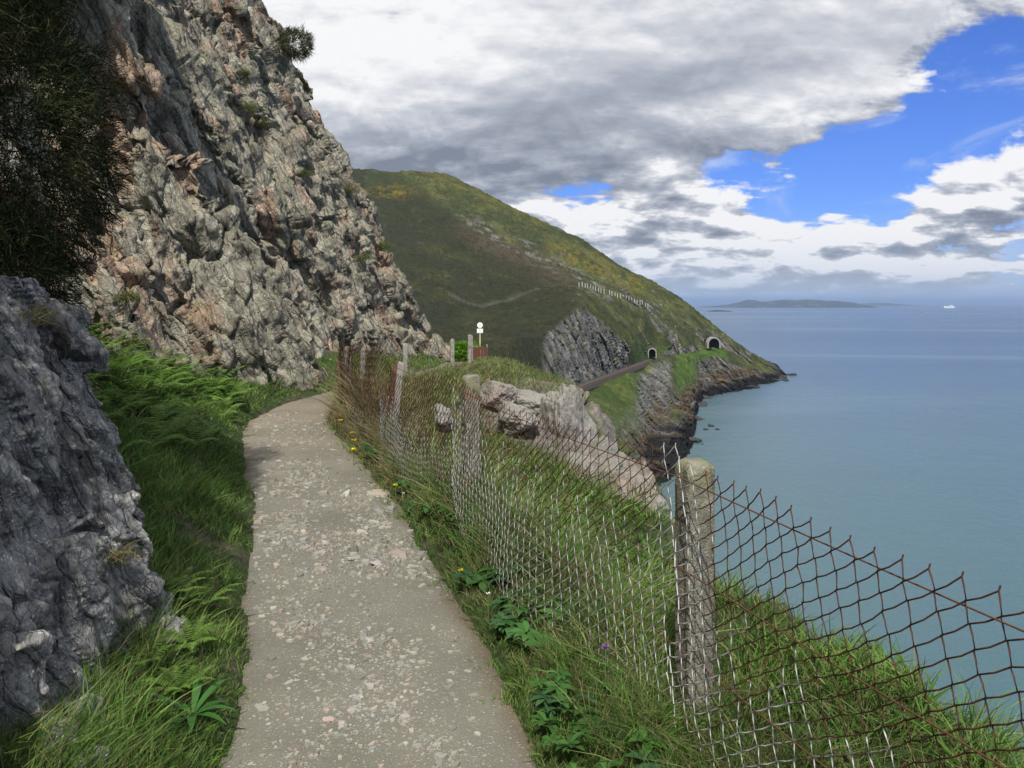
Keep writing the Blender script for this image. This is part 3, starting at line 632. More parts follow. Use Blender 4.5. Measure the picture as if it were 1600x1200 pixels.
# ---------------------------------------------------------------- rocks
def rock_mesh(seed, n=40, blocky=0.5, amp=0.18):
    """unit-size angular rock from a cube-sphere"""
    vs = []; fs = []; off = 0
    g = np.linspace(-1, 1, n); A, Bq = np.meshgrid(g, g, indexing='ij')
    for ax in range(3):
        for sg in (-1, 1):
            q = np.zeros((n, n, 3)); q[..., ax] = sg; q[..., (ax + 1) % 3] = A * sg; q[..., (ax + 2) % 3] = Bq
            vs.append(q.reshape(-1, 3)); fs.append(grid_faces(n, n) + off); off += n * n
    q = np.concatenate(vs); sph = q / np.linalg.norm(q, axis=1, keepdims=True)
    q = sph * (1 - blocky) + q * blocky * 0.8
    rng = np.random.default_rng(seed)
    for k in range(11):                                         # cut by random planes: flat fracture faces
        nrm = rng.normal(size=3); nrm /= np.linalg.norm(nrm); dd = rng.uniform(0.55, 0.9)
        e = np.clip(q @ nrm - dd, 0, None); q = q - nrm * e[:, None] * 0.93
    q = q + sph * (amp * fbm(q * 2.0 + seed, 4, seed) + amp * 0.35 * fbm(q * 8 + seed, 3, seed + 7))[:, None]
    return q, np.concatenate(fs)
def rock(name, loc, size, rot, seed, mat, n=40, blocky=0.5, amp=0.18):
    q, f = rock_mesh(seed, n, blocky, amp)
    q = q * np.array(size) * 0.5
    R_ = np.array(Euler(tuple(math.radians(a) for a in rot)).to_matrix()); q = q @ R_.T
    o = mesh_obj(name, q, f, mat); o.location = loc
    return o
crags = [ # u, v, Y, size(m), rot, label
 (893, 684, 10.2, (0.60, 0.8, 1.30), (4, -8, 25), 'pale upright rock pinnacle standing behind the rusty mesh'),
 (930, 745, 9.4, (0.65, 1.0, 0.95), (0, 28, 30), 'pale slab of rock leaning right below the upright pinnacle'),
 (985, 800, 7.9, (0.62, 1.0, 0.7), (0, 35, 20), 'pale rock slab sloping to the sea beside the second nearest post gap'),
 (1028, 838, 6.6, (0.30, 0.6, 0.4), (0, 30, 15), 'small pale rock at the lower end of the slabs, just left of the nearest post'),
 (835, 640, 13.6, (0.8, 1.0, 0.55), (0, 25, 40), 'grey brown rock left of the upright pinnacle'),
 (860, 690, 11.2, (0.5, 0.8, 0.5), (0, 20, 10), 'low dark rock tucked at the left foot of the upright pinnacle'),
 (772, 622, 11.5, (0.42, 0.7, 0.5), (0, 15, 50), 'reddish rock just right of the top of the second post'),
 (800, 660, 9.9, (0.40, 0.7, 0.45), (0, 30, 30), 'orange pink rock slab below the reddish rock behind the mesh'),
 (693, 655, 8.6, (0.26, 0.3, 0.30), (10, 10, 20), 'small pink white stone seen through the mesh left of the second post'),
 (905, 735, 8.9, (0.35, 0.7, 0.35), (0, 40, 20), 'brown rock at the grass edge below the pinnacle'),
 (800, 590, 22.0, (0.9, 1.6, 0.5), (0, 15, 30), 'pinkish rock ledge on the seaward brow above the path bend'),
 (780, 575, 30.0, (0.8, 1.5, 0.4), (0, 10, 20), 'small bare rock on the brow below the sign'),
]
for i, (u_, v_, Y_, sz, rt, lb) in enumerate(crags):
    tag(rock('rock_crag', at(u_, v_, Y_), sz, rt, 300 + i * 7, M_CRAG, 44, 0.6, 0.16), lb, 'rock', 'rocks of the crag beyond the fence')
sear = [(1112, 666, 'dark rock in the sea, left of the pair off the cove', 3.2, 1.2), (1104, 671, 'lowest dark rock in the cove, nearest the shore', 3.0, 0.7), (1121, 671, 'small dark rock, right of the pair off the cove', 2.4, 0.7),
        (1208, 594, 'dark rock awash just below the headland tip', 7, 2.0), (1222, 591, 'tallest dark rock off the headland tip', 7, 3.6), (1236, 586, 'outermost flat dark rock off the headland tip', 8, 2.2), (1228, 595, 'dark rock beyond the tip, nearest the camera of its cluster', 5, 2.0),
        (1096, 634, 'black ledge jutting from the middle of the cove shore', 10, 2.4), (1100, 622, 'black ledge at the foot of the bastion', 9, 2.2), (1088, 655, 'black ledge below the green point', 8, 2.6), (1178, 606, 'dark rock at the right foot of the bastion', 7, 2.2), (1085, 690, 'dark ledge at the foot of the pale streaked cliff', 6, 2.5), (1098, 694, 'tiny rock awash alone in the cove', 1.2, 0.4)]
for i, (u_, v_, lb, w_, h_) in enumerate(sear):
    Y_ = dz(48.0, v_); o = rock('sea_rock', (at(u_, v_, Y_).x, Y_, SEA + h_ * 0.12), (w_, w_ * 0.8, h_), (0, 8, i * 37), 500 + i, M_SEAROCK, 14, 0.3, 0.3)
    tag(o, lb, 'rock', 'dark rocks in the water along the shore')
for i, (u_, v_, Y_, sz, lb) in enumerate([(52, 1180, 2.75, (0.26, 0.22, 0.24), 'pale flat faced stone at the bottom left corner'), (112, 1120, 2.95, (0.20, 0.18, 0.18), 'dark stone at the foot of the shaded rock above the pale stone'), (135, 1195, 2.75, (0.14, 0.14, 0.12), 'small dark stone in the grass right of the pale corner stone')]):
    tag(rock('loose_stone', at(u_, v_, Y_), sz, (10, 20, 30 + 50 * i), 400 + i, M_NEAR, 30, 0.6, 0.14), lb, 'stone', 'loose stones below the shaded rock')
# ---------------------------------------------------------------- blades: the one builder for grass, needles, twigs and leaves
def blades(base, dirv, length, width, bend, col, segs=3, rng=None, face=None):
    """returns V, F, C for tapered bent blades. base,dirv,bend (n,3); length,width (n); col (n,3)"""
    n = len(base); rng = rng or np.random.default_rng(1)
    dirv = dirv / np.linalg.norm(dirv, axis=1, keepdims=True)
    w = face if face is not None else np.cross(dirv, rng.normal(size=(n, 3)))
    w = w / np.maximum(np.linalg.norm(w, axis=1, keepdims=True), 1e-6)
    V = []; 
    for k in range(segs + 1):
        t = k / segs
        c = base + dirv * (length * t)[:, None] + bend * (length * t * t)[:, None]
        if k < segs:
            ww_ = width * (0.5 if k else 0.38) * (1 - t)**0.6
            V.append(c - w * ww_[:, None]); V.append(c + w * ww_[:, None])
        else: V.append(c)
    m = 2 * segs + 1; V = np.stack(V, 1); idx = np.arange(n)[:, None] * m
    quads = [np.concatenate([idx + 2 * k, idx + 2 * k + 1, idx + 2 * k + 3, idx + 2 * k + 2], 1) for k in range(segs - 1)]
    tris = np.concatenate([idx + 2 * segs - 2, idx + 2 * segs - 1, idx + 2 * segs], 1)
    return V.reshape(-1, 3), (np.concatenate(quads) if quads else np.zeros((0, 4), int)), tris, np.repeat(col, m, axis=0)
GREENS = np.array([(0.090, 0.180, 0.028), (0.070, 0.145, 0.026), (0.120, 0.205, 0.040), (0.052, 0.110, 0.022), (0.160, 0.195, 0.065)])
DRY = np.array([(0.30, 0.25, 0.13), (0.24, 0.19, 0.10), (0.20, 0.15, 0.09)])
def grass_patch(name, N, xf, yr, hfun, dryf, seed, dens_fn, wscale=1.0, ypow=1.6, lean=0.35):
    rng = np.random.default_rng(seed)
    # y sampled denser near the camera
    a_ = 1 - ypow; uu = rng.random(N * 2); y = (uu * (yr[1]**a_ - yr[0]**a_) + yr[0]**a_)**(1 / a_)
    lo, hi = xf(y); x = lo + (hi - lo) * rng.random(N * 2)
    q = np.stack([x, y, np.zeros(len(x))], -1)
    cl = fbm(q * 2.2, 3, seed + 3); cl2 = fbm(q * 7.0, 2, seed + 4)
    keep = rng.random(len(x)) < dens_fn(x, y) * np.clip(0.75 + 0.9 * cl, 0.2, 1) * (hi - lo) / np.max(hi - lo)
    x, y, cl, cl2 = x[keep][:N], y[keep][:N], cl[keep][:N], cl2[keep][:N]; n = len(x)
    z = gz(x, y) - 0.01
    h = hfun(x, y) * (0.55 + 0.75 * rng.random(n)) * (1 + 0.8 * cl2 + 0.5 * cl)
    clump = np.stack([fbm(np.stack([x, y, x * 0], -1) * 5, 2, seed + 8), fbm(np.stack([x, y, x * 0], -1) * 5, 2, seed + 9)], -1)
    dirv = np.stack([clump[:, 0] * 0.8 + rng.normal(0, lean, n), clump[:, 1] * 0.8 + rng.normal(0, lean, n), np.ones(n)], -1)
    bend = np.stack([rng.normal(0.08, 0.35, n), rng.normal(-0.05, 0.35, n), -0.35 * rng.random(n)], -1)
    col = GREENS[rng.integers(0, len(GREENS), n)] * (0.7 + 0.6 * rng.random((n, 1))) * (1 + 0.6 * cl[:, None] + 0.4 * cl2[:, None])
    dr = rng.random(n) < dryf(x, y); col[dr] = DRY[rng.integers(0, 3, dr.sum())] * (0.7 + 0.6 * rng.random((dr.sum(), 1)))
    wd = wscale * 0.0022 * np.clip(y, 2.5, 40)**0.75 * (0.6 + 1.1 * rng.random(n)**2) * np.where(dr, 0.6, 1.0)
    V, qd, tr, C = blades(np.stack([x, y, z], -1), dirv, np.maximum(h, 0.02), wd, bend, np.clip(col, 0.01, 0.9), 3, rng)
    o = mesh_obj(name, V, [qd, tr], M_LEAF, cols=C); return o
def edge_grow(d): return sm(d, 0.0, 0.35)
# right verge: path edge to fence
def hv(x, y):
    d = x - pxc(y) - phw(y); f = fxc(y) - x
    tall = np.exp(-(f / 0.28)**2) * 0.16 * np.where(y < 4.2, 0.35, 1.0) + 0.45 * np.exp(-((y - 11.4) / 1.9)**2) * sm(d, 0.05, 0.4)
    return 0.05 + 0.10 * edge_grow(d) + tall
o = grass_patch('verge_grass', 80000, lambda y: (pxc(y) + phw(y) - 0.09, fxc(y) + 0.25), (1.7, 20), hv,
    lambda x, y: np.where(np.abs(fxc(y) - x) < 0.35, 0.34, 0.10) + 0.30 * np.exp(-((y - 10.8) / 2.4)**2) + 0.3 * sm(y, 6, 8) * (np.abs(fxc(y) - x) < 0.3), 11, lambda x, y: 0.35 + 0.65 * sm(x - pxc(y) - phw(y), -0.05, 0.12))
tag(o, 'green and straw grass on the verge between gravel path and wire fence', 'grass', kind='stuff')
def hb(x, y): return 0.13 + 0.03 * sm(y, 8, 14) + 0 * x
def xb(y): 
    f = x_ = fxc(y); e = np.interp(y, EY, EE); return fxc(y) + 0.2, fxc(y) + np.where(y < 6.2, e + 0.85, 1.35) 
o = grass_patch('cliff_edge_grass', 45000, xb, (1.5, 20), hb, lambda x, y: 0.14 + 0.50 * sm(y, 6.5, 9.5) + 0 * x, 12, lambda x, y: 1.0 + 0 * x, wscale=1.5)
tag(o, 'grass on the cliff edge beyond the wire fence', 'grass', kind='stuff')
def xl(y):
    foot = np.interp(y, [1, 3, 4.6, 5.2, 6, 8, 9.5, 11.6, 13.6, 16.5, 20, 24, 30], [-1.6, -1.55, -1.95, -2.5, -4.2, -5.3, -6.1, -5.7, -4.9, -4.5, -4.2, -3.6, -3.0])
    return foot, pxc(y) - phw(y) + 0.09
def hl(x, y): d = pxc(y) - phw(y) - x; return 0.05 + np.where(y < 6, 0.11, 0.085) * edge_grow(d)
o = grass_patch('bank_grass', 85000, xl, (2.3, 30), hl, lambda x, y: np.where(y < 4.6, 0.16, 0.06), 13, lambda x, y: 0.3 + 0.7 * sm(pxc(y) - phw(y) - x, -0.05, 0.1))
tag(o, 'grass on the bank between the cliff foot and gravel path', 'grass', kind='stuff')
# far verge, brow and slope around the sign
o = grass_patch('brow_grass', 26000, lambda y: (np.where(y < 30, pxc(y) + 0.4, pxc(y) - 2.2), fxc(y) + np.interp(y, EY, EE) + 0.5), (13.5, 55), lambda x, y: 0.12 + 0.05 * (x > fxc(y)), lambda x, y: 0.15 + 0.4 * (x > fxc(y)), 14,
    lambda x, y: np.where(np.abs(x - pxc(y)) < phw(y), 0.0, np.where((x - fxc(y) > 1.2) & (y < 24), 0.35, 1.0)))
tag(o, 'grass on the brow of the cliff round the bend of the path', 'grass', kind='stuff')
# tussocks on the steep seaward slope and between crags
rng = np.random.default_rng(5); N = 30000; y = rng.uniform(5.5, 40, N); x = fxc(y) + rng.uniform(1.0, 6.0, N)
m_ = fbm(np.stack([x, y, x * 0], -1) * 0.9, 3, 700) > 0.02; x, y = x[m_], y[m_]; n_ = len(x)
V, qd, tr, C = blades(np.stack([x, y, gz(x, y) - 0.02], -1), np.stack([rng.normal(0.2, 0.4, n_), rng.normal(0, 0.4, n_), np.ones(n_)], -1), rng.uniform(0.08, 0.22, n_), np.full(n_, 0.012),
    np.stack([rng.normal(0.1, 0.3, n_), rng.normal(0, 0.3, n_), -0.3 * rng.random(n_)], -1), np.where(rng.random((n_, 1)) < 0.35, DRY[rng.integers(0, 3, n_)], GREENS[rng.integers(0, 5, n_)]) * 0.8, 3, rng)
tag(mesh_obj('slope_grass', V, [qd, tr], M_LEAF, cols=C), 'patchy grass among the crags on the seaward slope', 'grass', kind='stuff')

# ---------------------------------------------------------------- loose stone chips on the path
rng = np.random.default_rng(21); N = 24000
a_ = 1 - 2.0; uu = rng.random(N); y = (uu * (13.0**a_ - 2.2**a_) + 2.2**a_)**(1 / a_); w_ = rng.uniform(-1, 1, N)
patch = fbm(np.stack([w_ * 1.5, y * 2.0, y * 0], -1), 4, 710); k_ = patch + rng.normal(0, 0.25, N) > -0.1; y, w_ = y[k_], w_[k_]; N = len(y)
x = pxc(y) + w_ * phw(y) * 0.97; sz = np.exp(rng.normal(math.log(0.0042), 0.5, N)) * np.clip(y / 3.0, 1, 2.2)
ang = rng.uniform(0, 6.28, (N, 1)) + np.array([[0, 1.1, 2.3, 3.3, 4.4, 5.4]]) + rng.normal(0, 0.18, (N, 6)); rad = sz[:, None] * rng.uniform(0.7, 1.15, (N, 6)); el = rng.uniform(1.0, 1.9, (N, 1))
ca, sa = np.cos(rng.uniform(0, 3.14, (N, 1))), np.sin(rng.uniform(0, 3.14, (N, 1)))
lx = np.cos(ang) * rad * el; ly = np.sin(ang) * rad; bx = x[:, None] + lx * ca - ly * sa; by = y[:, None] + lx * sa + ly * ca
zt = pzz(y)[:, None] + 0.012 - 0.022 * np.abs(w_[:, None])**3
tl = rng.normal(0, 0.12, (N, 1)); top = zt + sz[:, None] * rng.uniform(0.35, 0.7, (N, 1)) + lx * tl
V = np.concatenate([np.stack([bx, by, np.repeat(zt - 0.012, 6, 1)], -1), np.stack([x[:, None] + (bx - x[:, None]) * 0.82, y[:, None] + (by - y[:, None]) * 0.82, top], -1)], 1).reshape(-1, 3)
idx = np.arange(N)[:, None] * 12
q_ = np.concatenate([np.concatenate([idx + k, idx + (k + 1) % 6, idx + 6 + (k + 1) % 6, idx + 6 + k], 1) for k in range(6)]); hx = idx + np.arange(6, 12)[None, :]
cb = np.array([(0.29, 0.28, 0.23), (0.34, 0.325, 0.27), (0.22, 0.215, 0.18), (0.32, 0.27, 0.22), (0.25, 0.255, 0.235)])[rng.integers(0, 5, N)] * rng.uniform(0.75, 1.2, (N, 1))
mc, B, b = new_mat('stone_chip'); a = B.new('ShaderNodeAttribute'); a.attribute_name = 'tint'; B.link(a.outputs['Color'], b.inputs['Base Color'])
tag(mesh_obj('path_gravel', V, [q_, hx], mc, cols=np.repeat(cb, 12, 0)), 'loose slaty chips scattered over the gravel path', 'gravel', kind='stuff')
for i, (u_, v_, w_, lb) in enumerate([(578, 1007, 0.075, 'pinkish flat stone in the middle of the path'), (553, 877, 0.10, 'long pinkish flat stone, upper left of two lying side by side in the path'), (587, 884, 0.11, 'long grey flat stone, lower right of two lying side by side in the path'),
        (535, 1139, 0.05, 'small upright grey chip near the bottom of the path'), (515, 1130, 0.055, 'tan sloping stone left of the small upright chip at the bottom of the path'), (549, 1118, 0.05, 'greenish grey flat stone above the small chip near the bottom of the path'), (633, 1130, 0.06, 'pale grey flat stone low in the path, right of centre'),
        (678, 988, 0.04, 'small tan stone nearer the right edge of the path')]):
    Y_ = 1.6 * F / (v_ - HY); o = rock('flat_stone', (at(u_, v_, Y_).x, Y_, 0.016), (w_, w_ * 0.8, 0.03), (3, 4, i * 40), 800 + i, M_STONE, 10, 0.5, 0.2); tag(o, lb, 'stone', 'flat stones lying in the path')

# ---------------------------------------------------------------- the bush hanging over the near outcrop
def bush(name, blobs, N, seed, cols, nl=(0.05, 0.12), wd=0.006, twig=60, droop=-0.2):
    rng = np.random.default_rng(seed); bl = np.array(blobs, float)
    wts = bl[:, 3] * bl[:, 4] * bl[:, 5]; k = rng.choice(len(bl), N, p=wts / wts.sum())
    d = rng.normal(size=(N, 3)); d /= np.linalg.norm(d, axis=1, keepdims=True); rr = rng.uniform(0.35, 1.0, N)**0.4
    rr *= 1 + 0.30 * fbm(d * 2.5 + k[:, None] * 3.1, 3, seed)
    c = bl[k, :3] + d * rr[:, None] * bl[k, 3:6]
    # each clump centre carries a fan of needles
    m = 9; base = np.repeat(c, m, 0) + rng.normal(0, 0.03, (N * m, 3)); dd = np.repeat(d, m, 0) + rng.normal(0, 0.75, (N * m, 3)); dd[:, 2] += 0.1
    col = np.array(cols)[rng.integers(0, len(cols), N)]; col = np.repeat(col, m, 0) * rng.uniform(0.6, 1.3, (N * m, 1))
    V, qd, tr, C = blades(base, dd, rng.uniform(nl[0], nl[1], N * m), np.full(N * m, wd), np.tile(np.array([0, 0, droop]), (N * m, 1)) + rng.normal(0, 0.2, (N * m, 3)), col, 2, rng)
    root = empty(name, tuple(bl[0, :3] - np.array([0, 0, bl[0, 5]])))
    off = np.array(root.location)
    mesh_obj('foliage', V - off, [qd, tr], M_BUSH, root, cols=C)
    if twig:
        b0 = bl[k[:twig], :3] + d[:twig] * 0.25 * bl[k[:twig], 3:6]; dirv = d[:twig] + rng.normal(0, 0.35, (twig, 3)); 
        lg = rng.uniform(0.9, 1.35, twig) * bl[k[:twig], 3:6].mean(1)
        V, qd, tr, C = blades(b0, dirv, lg, np.full(twig, 0.008), rng.normal(0, 0.25, (twig, 3)), np.tile(np.array([0.11, 0.09, 0.065]), (twig, 1)), 6, rng)
        mesh_obj('twigs', V - off, [qd, tr], M_BUSH, root, cols=C)
    return root
DK = [(0.020, 0.030, 0.010), (0.028, 0.040, 0.012), (0.045, 0.052, 0.018), (0.012, 0.017, 0.007), (0.016, 0.024, 0.008), (0.05, 0.045, 0.02)]
# positions in metres: x, y, z, rx, ry, rz
bl = [(-2.95, 4.9, 2.5, 0.6, 0.7, 0.85), (-3.3, 6.0, 2.7, 0.62, 0.7, 1.0), (-3.35, 5.8, 1.75, 0.5, 0.55, 0.5), (-3.6, 5.7, 4.0, 0.8, 0.8, 0.9), (-2.9, 4.6, 1.85, 0.5, 0.5, 0.35), (-2.65, 3.5, 2.9, 0.6, 0.7, 0.8), (-2.4, 2.4, 2.75, 0.6, 0.8, 0.8), (-2.5, 1.2, 2.9, 0.75, 0.8, 0.9), (-3.2, 4.8, 3.7, 0.7, 0.8, 0.8), (-2.9, 2.6, 2.2, 0.6, 1.2, 0.6)]  # blobs nearest the camera are out of view, added to shade the near rock
tag(bush('overhanging_gorse_bush', bl, 15000, 31, DK, (0.05, 0.12), 0.008, 70), 'dark tangled bush with bare twigs hanging over the shaded rock, upper left', 'bush')
# bare twigs seen against the bush
# ---------------------------------------------------------------- tufts on the cliff
def tuft(name, loc, r, n, cols, seed, label, cat='grass tuft', group='grass tufts growing on the cliff', up=0.6, wd=0.008):
    rng = np.random.default_rng(seed)
    d = rng.normal(size=(n, 3)); d[:, 2] = np.abs(d[:, 2]) + up; base = rng.normal(0, r * 0.25, (n, 3)) * np.array([1, 1, 0.4]); 
    col = np.array(cols)[rng.integers(0, len(cols), n)] * rng.uniform(0.7, 1.3, (n, 1))
    V, qd, tr, C = blades(base, d, rng.uniform(0.5, 1.0, n) * r, np.full(n, wd), rng.normal(0, 0.25, (n, 3)) + np.array([0.2, -0.1, -0.6]), col, 3, rng)
    o = mesh_obj(name, V, [qd, tr], M_LEAF, cols=C); o.location = loc; tag(o, label, cat, group); return o
TG = [(0.10, 0.14, 0.03), (0.07, 0.11, 0.025), (0.20, 0.17, 0.08)]
for i, (u_, v_, r_, lb) in enumerate([(390, 165, 0.5, 'bright green and yellow tuft high on the cliff, near its top edge'), (405, 200, 0.4, 'straw coloured tuft just below the bright tuft high on the cliff'), (203, 462, 0.28, 'rusty tuft on the cliff above the ferny bank'),
        (210, 540, 0.3, 'pale grass tuft on the cliff just above the ferns'), (380, 120, 0.3, 'uppermost grass tuft on the cliff face'), (480, 270, 0.35, 'mossy tuft halfway along the cliff'), (570, 400, 0.5, 'green tuft on the cliff skyline beside the hill'), (600, 385, 0.6, 'larger green tuft on the cliff skyline, level with the hill slope'),
        (548, 300, 0.55, 'green tuft on the cliff skyline just below the hilltop')]):
    c_ = find_on(CL, u_, v_)
    if c_ is not None: tuft('grass_tuft', c_, r_, 260, TG, 900 + i, lb, wd=0.012)
c_ = find_on(CL, 458, 85)
if c_ is not None:
    tag(bush('cliff_shrub', [(c_.x + 0.2, c_.y, c_.z + 0.3, 0.55, 0.55, 0.45)], 420, 33, [(0.06, 0.08, 0.03), (0.10, 0.09, 0.05)], (0.1, 0.22), 0.018, 14), 'small shrub leaning out from the top edge of the cliff against the sky', 'shrub')
for i, (u_, v_, r_, lb) in enumerate([(182, 872, 0.14, 'yellow green tuft in a crack of the shaded rock, upper right'), (22, 1160, 0.2, 'straw tuft at the bottom left corner on the shaded rock'), (120, 1165, 0.1, 'reddish straw tuft at the foot of the shaded rock'), (60, 495, 0.16, 'pale tuft on top of the shaded rock beneath the bush')]):
    c_ = find_on(NR_, u_, v_)
    if c_ is not None: tuft('rock_tuft', c_, r_, 120, [(0.22, 0.22, 0.07), (0.16, 0.17, 0.05), (0.28, 0.2, 0.12)], 950 + i, lb, group='grass tufts on the shaded rock', wd=0.004)

# ---------------------------------------------------------------- ferns on the left bank
def fern_mesh(seed):
    rng = np.random.default_rng(seed); Vs, Q, T, C = [], [], [], []; off = 0
    for f in range(9):
        a = f / 9 * 6.28 + rng.normal(0, 0.25); L_ = rng.uniform(0.22, 0.36); t = np.linspace(0.12, 1, 20)
        hd = np.array([math.cos(a), math.sin(a), 0]); rise = rng.uniform(0.7, 1.2)
        pc = hd * (L_ * t[:, None]) + np.array([0, 0, 1]) * (L_ * rise * (t - 0.62 * t**2))[:, None]
        for sg in (-1, 1):
            sd = np.cross(hd, (0, 0, 1)) * sg + hd * 0.45; ln = 0.085 * np.sin(np.clip(t * 3.0, 0, 3.0))**0.6 * (1.15 - t) + 0.008
            col = np.tile(np.array([0.115, 0.205, 0.035]) * rng.uniform(0.75, 1.25), (20, 1)) * rng.uniform(0.8, 1.3, (20, 1))
            V, q, tr, c = blades(pc, np.tile(sd, (20, 1)) + rng.normal(0, 0.08, (20, 3)), ln, np.full(20, 0.017), np.tile(np.array([0, 0, -0.15]), (20, 1)), col, 2, rng, face=np.tile(hd, (20, 1)))
            Vs.append(V); Q.append(q + off); T.append(tr + off); C.append(c); off += len(V)
    return np.concatenate(Vs), np.concatenate(Q), np.concatenate(T), np.concatenate(C)
FP = []
for k in range(3):
    V, q_, t_, c_ = fern_mesh(60 + k); me_o = mesh_obj('fern_plant', V, [q_, t_], M_LEAF, cols=c_); FP.append(me_o)
rng = np.random.default_rng(8); used = set()
spots = []
for i in range(95):
    y_ = rng.uniform(6.6, 13.0); lo, hi = xl(np.array([y_])); x_ = rng.uniform(max(lo[0] + 0.2, -5.6), hi[0] - 0.35)
    spots.append((x_, y_))
for i in range(8):
    y_ = rng.uniform(3.3, 4.4); x_ = float(pxc(y_) - phw(y_)) - rng.uniform(0.2, 0.42); spots.append((x_, y_))
for i, (x_, y_) in enumerate(spots):
    k = i % 3; o = FP[k] if k not in used else FP[k].copy()
    if k in used: COL.objects.link(o)
    used.add(k)
    o.location = (x_, y_, float(gz(np.array([x_]), np.array([y_]))[0]) + 0.05); o.rotation_euler = (rng.normal(0, 0.1), rng.normal(0.1, 0.1), rng.uniform(0, 6.28)); s_ = rng.uniform(1.0, 1.6) * (0.36 if y_ < 5 else 1); o.scale = (s_,) * 3
    if y_ < 5: tag(o, 'small green fern in the near left bank below the shaded rock', 'fern', 'small ferns in the near bank')
    else: tag(o, 'bright green fern on the bank under the cliff, left of the path', 'fern', 'ferns on the bank under the cliff')

# ---------------------------------------------------------------- broad-leaved weeds
def rosette(seed, n=9, L0=0.12, w0=0.035, col=(0.055, 0.14, 0.03), up=0.7):
    rng = np.random.default_rng(seed); a = np.arange(n) / n * 6.28 + rng.normal(0, 0.3, n); d = np.stack([np.cos(a), np.sin(a), rng.uniform(0.3, 1.2, n) * up], -1)
    fc = np.stack([-np.sin(a), np.cos(a), np.zeros(n)], -1); Ln = L0 * rng.uniform(0.7, 1.2, n); base = d * 0.01
    Vs = []; t = np.linspace(0, 1, 7); prof = np.array([0.25, 0.7, 1.0, 1.0, 0.8, 0.45, 0.05])
    for k in range(7):
        c = base + d * (Ln * t[k])[:, None] + np.array([0, 0, -0.55]) * (Ln * t[k]**2)[:, None]
        hw_ = w0 * 0.5 * prof[k]; Vs += [c - fc * hw_ + np.array([0, 0, 0.15 * hw_]), c - np.array([0, 0, 0.12 * hw_]), c + fc * hw_ + np.array([0, 0, 0.15 * hw_])]
    V = np.stack(Vs, 1); idx = np.arange(n)[:, None] * 21; q = []
    for k in range(6):
        for j in (0, 1): q.append(np.concatenate([idx + 3 * k + j, idx + 3 * k + j + 1, idx + 3 * k + j + 4, idx + 3 * k + j + 3], 1))
    C = np.repeat(np.array(col)[None] * rng.uniform(0.75, 1.3, (n, 1)), 21, 0); return V.reshape(-1, 3), np.concatenate(q), C
def on_ground(u_, v_):
    best = None
    for Y_ in np.geomspace(1.6, 40, 900):
        p_ = at(u_, v_, Y_)
        if p_.z <= float(gz(np.array([p_.x]), np.array([Y_]), False)[0]) + 0.03: return p_
    return at(u_, v_, 30)
V, q_, C = rosette(71, 11, 0.15, 0.03, (0.05, 0.15, 0.03), 1.0)
o = mesh_obj('broad_leaved_plant', V, q_, M_LEAF, smooth=True, cols=C); o.location = on_ground(300, 1120); tag(o, 'long leaved green plant in the grass at the lower left of the path', 'plant', 'broad leaved plants beside the path')
RS = []
for k in range(3):
    V, q_, C = rosette(80 + k, 10, 0.085, 0.034, [(0.05, 0.13, 0.028), (0.06, 0.15, 0.03), (0.045, 0.115, 0.04)][k], 0.6); RS.append(mesh_obj('leafy_weed', V, q_, M_LEAF, smooth=True, cols=C))
rng = np.random.default_rng(9)
for i in range(110):
    o = RS[i % 3] if i < 3 else RS[i % 3].copy()
    if i >= 3: COL.objects.link(o)
    y_ = rng.uniform(2.5, 3.5) if i % 5 == 0 else 2.6 * (9.5 / 2.6)**rng.random(); 
    x_ = float(pxc(y_) + phw(y_)) + rng.uniform(0.05, 0.42); o.location = (x_, y_, float(gz(np.array([x_]), np.array([y_]))[0]) + 0.04 + 0.07 * rng.random())
    o.rotation_euler = (rng.normal(0, 0.2), rng.normal(0, 0.2), rng.uniform(0, 6.28)); s_ = rng.uniform(0.7, 1.4) * (0.62 if y_ < 3.6 else 1.0); o.scale = (s_,) * 3
    tag(o, 'low leafy weed at the right hand edge of the gravel path', 'weed', 'leafy weeds along the right edge of the path')
# dandelions
yel = plain('dandelion_yellow', (0.80, 0.62, 0.01), 0.6, 0, 0.1, 50, 0); stemm = plain('flower_stem', (0.10, 0.16, 0.05), 0.6, 0, 0.1, 50, 0); whi = plain('flower_white', (0.7, 0.7, 0.66), 0.6, 0, 0.05, 50, 0); pur = plain('thistle_purple', (0.22, 0.10, 0.28), 0.6, 0, 0.2, 50, 0)
def flower(name, head, loc, hmat, label, group, r=0.018, h=0.12, seed=1, sc=1.0):
    rng = np.random.default_rng(seed); root = empty(name, loc)
    n = 26; a = rng.uniform(0, 6.28, n); d = np.stack([np.cos(a), np.sin(a), rng.uniform(0.1, 1.4, n)], -1)
    V, qd, tr, C = blades(np.tile(np.array([0, 0, h * sc]), (n, 1)), d, np.full(n, r * sc), np.full(n, r * 0.45 * sc), np.zeros((n, 3)), np.ones((n, 3)), 2, rng); mesh_obj(head, V, [qd, tr], hmat, root)
    k = 5; V = []; 
    for z_, rr2 in ((0, 0.0022), (h * 0.5, 0.002), (h, 0.0025)):
        for j in range(k): V.append((rr2 * sc * math.cos(j * 6.283 / k) + 0.01 * (z_ / h)**2 * 0, rr2 * sc * math.sin(j * 6.283 / k), z_ * sc))
    f = [(r_ * k + j, r_ * k + (j + 1) % k, (r_ + 1) * k + (j + 1) % k, (r_ + 1) * k + j) for r_ in (0, 1) for j in range(k)]
    mesh_obj('stem', np.array(V), np.array(f), stemm, root); tag(root, label, 'flower', group); return root
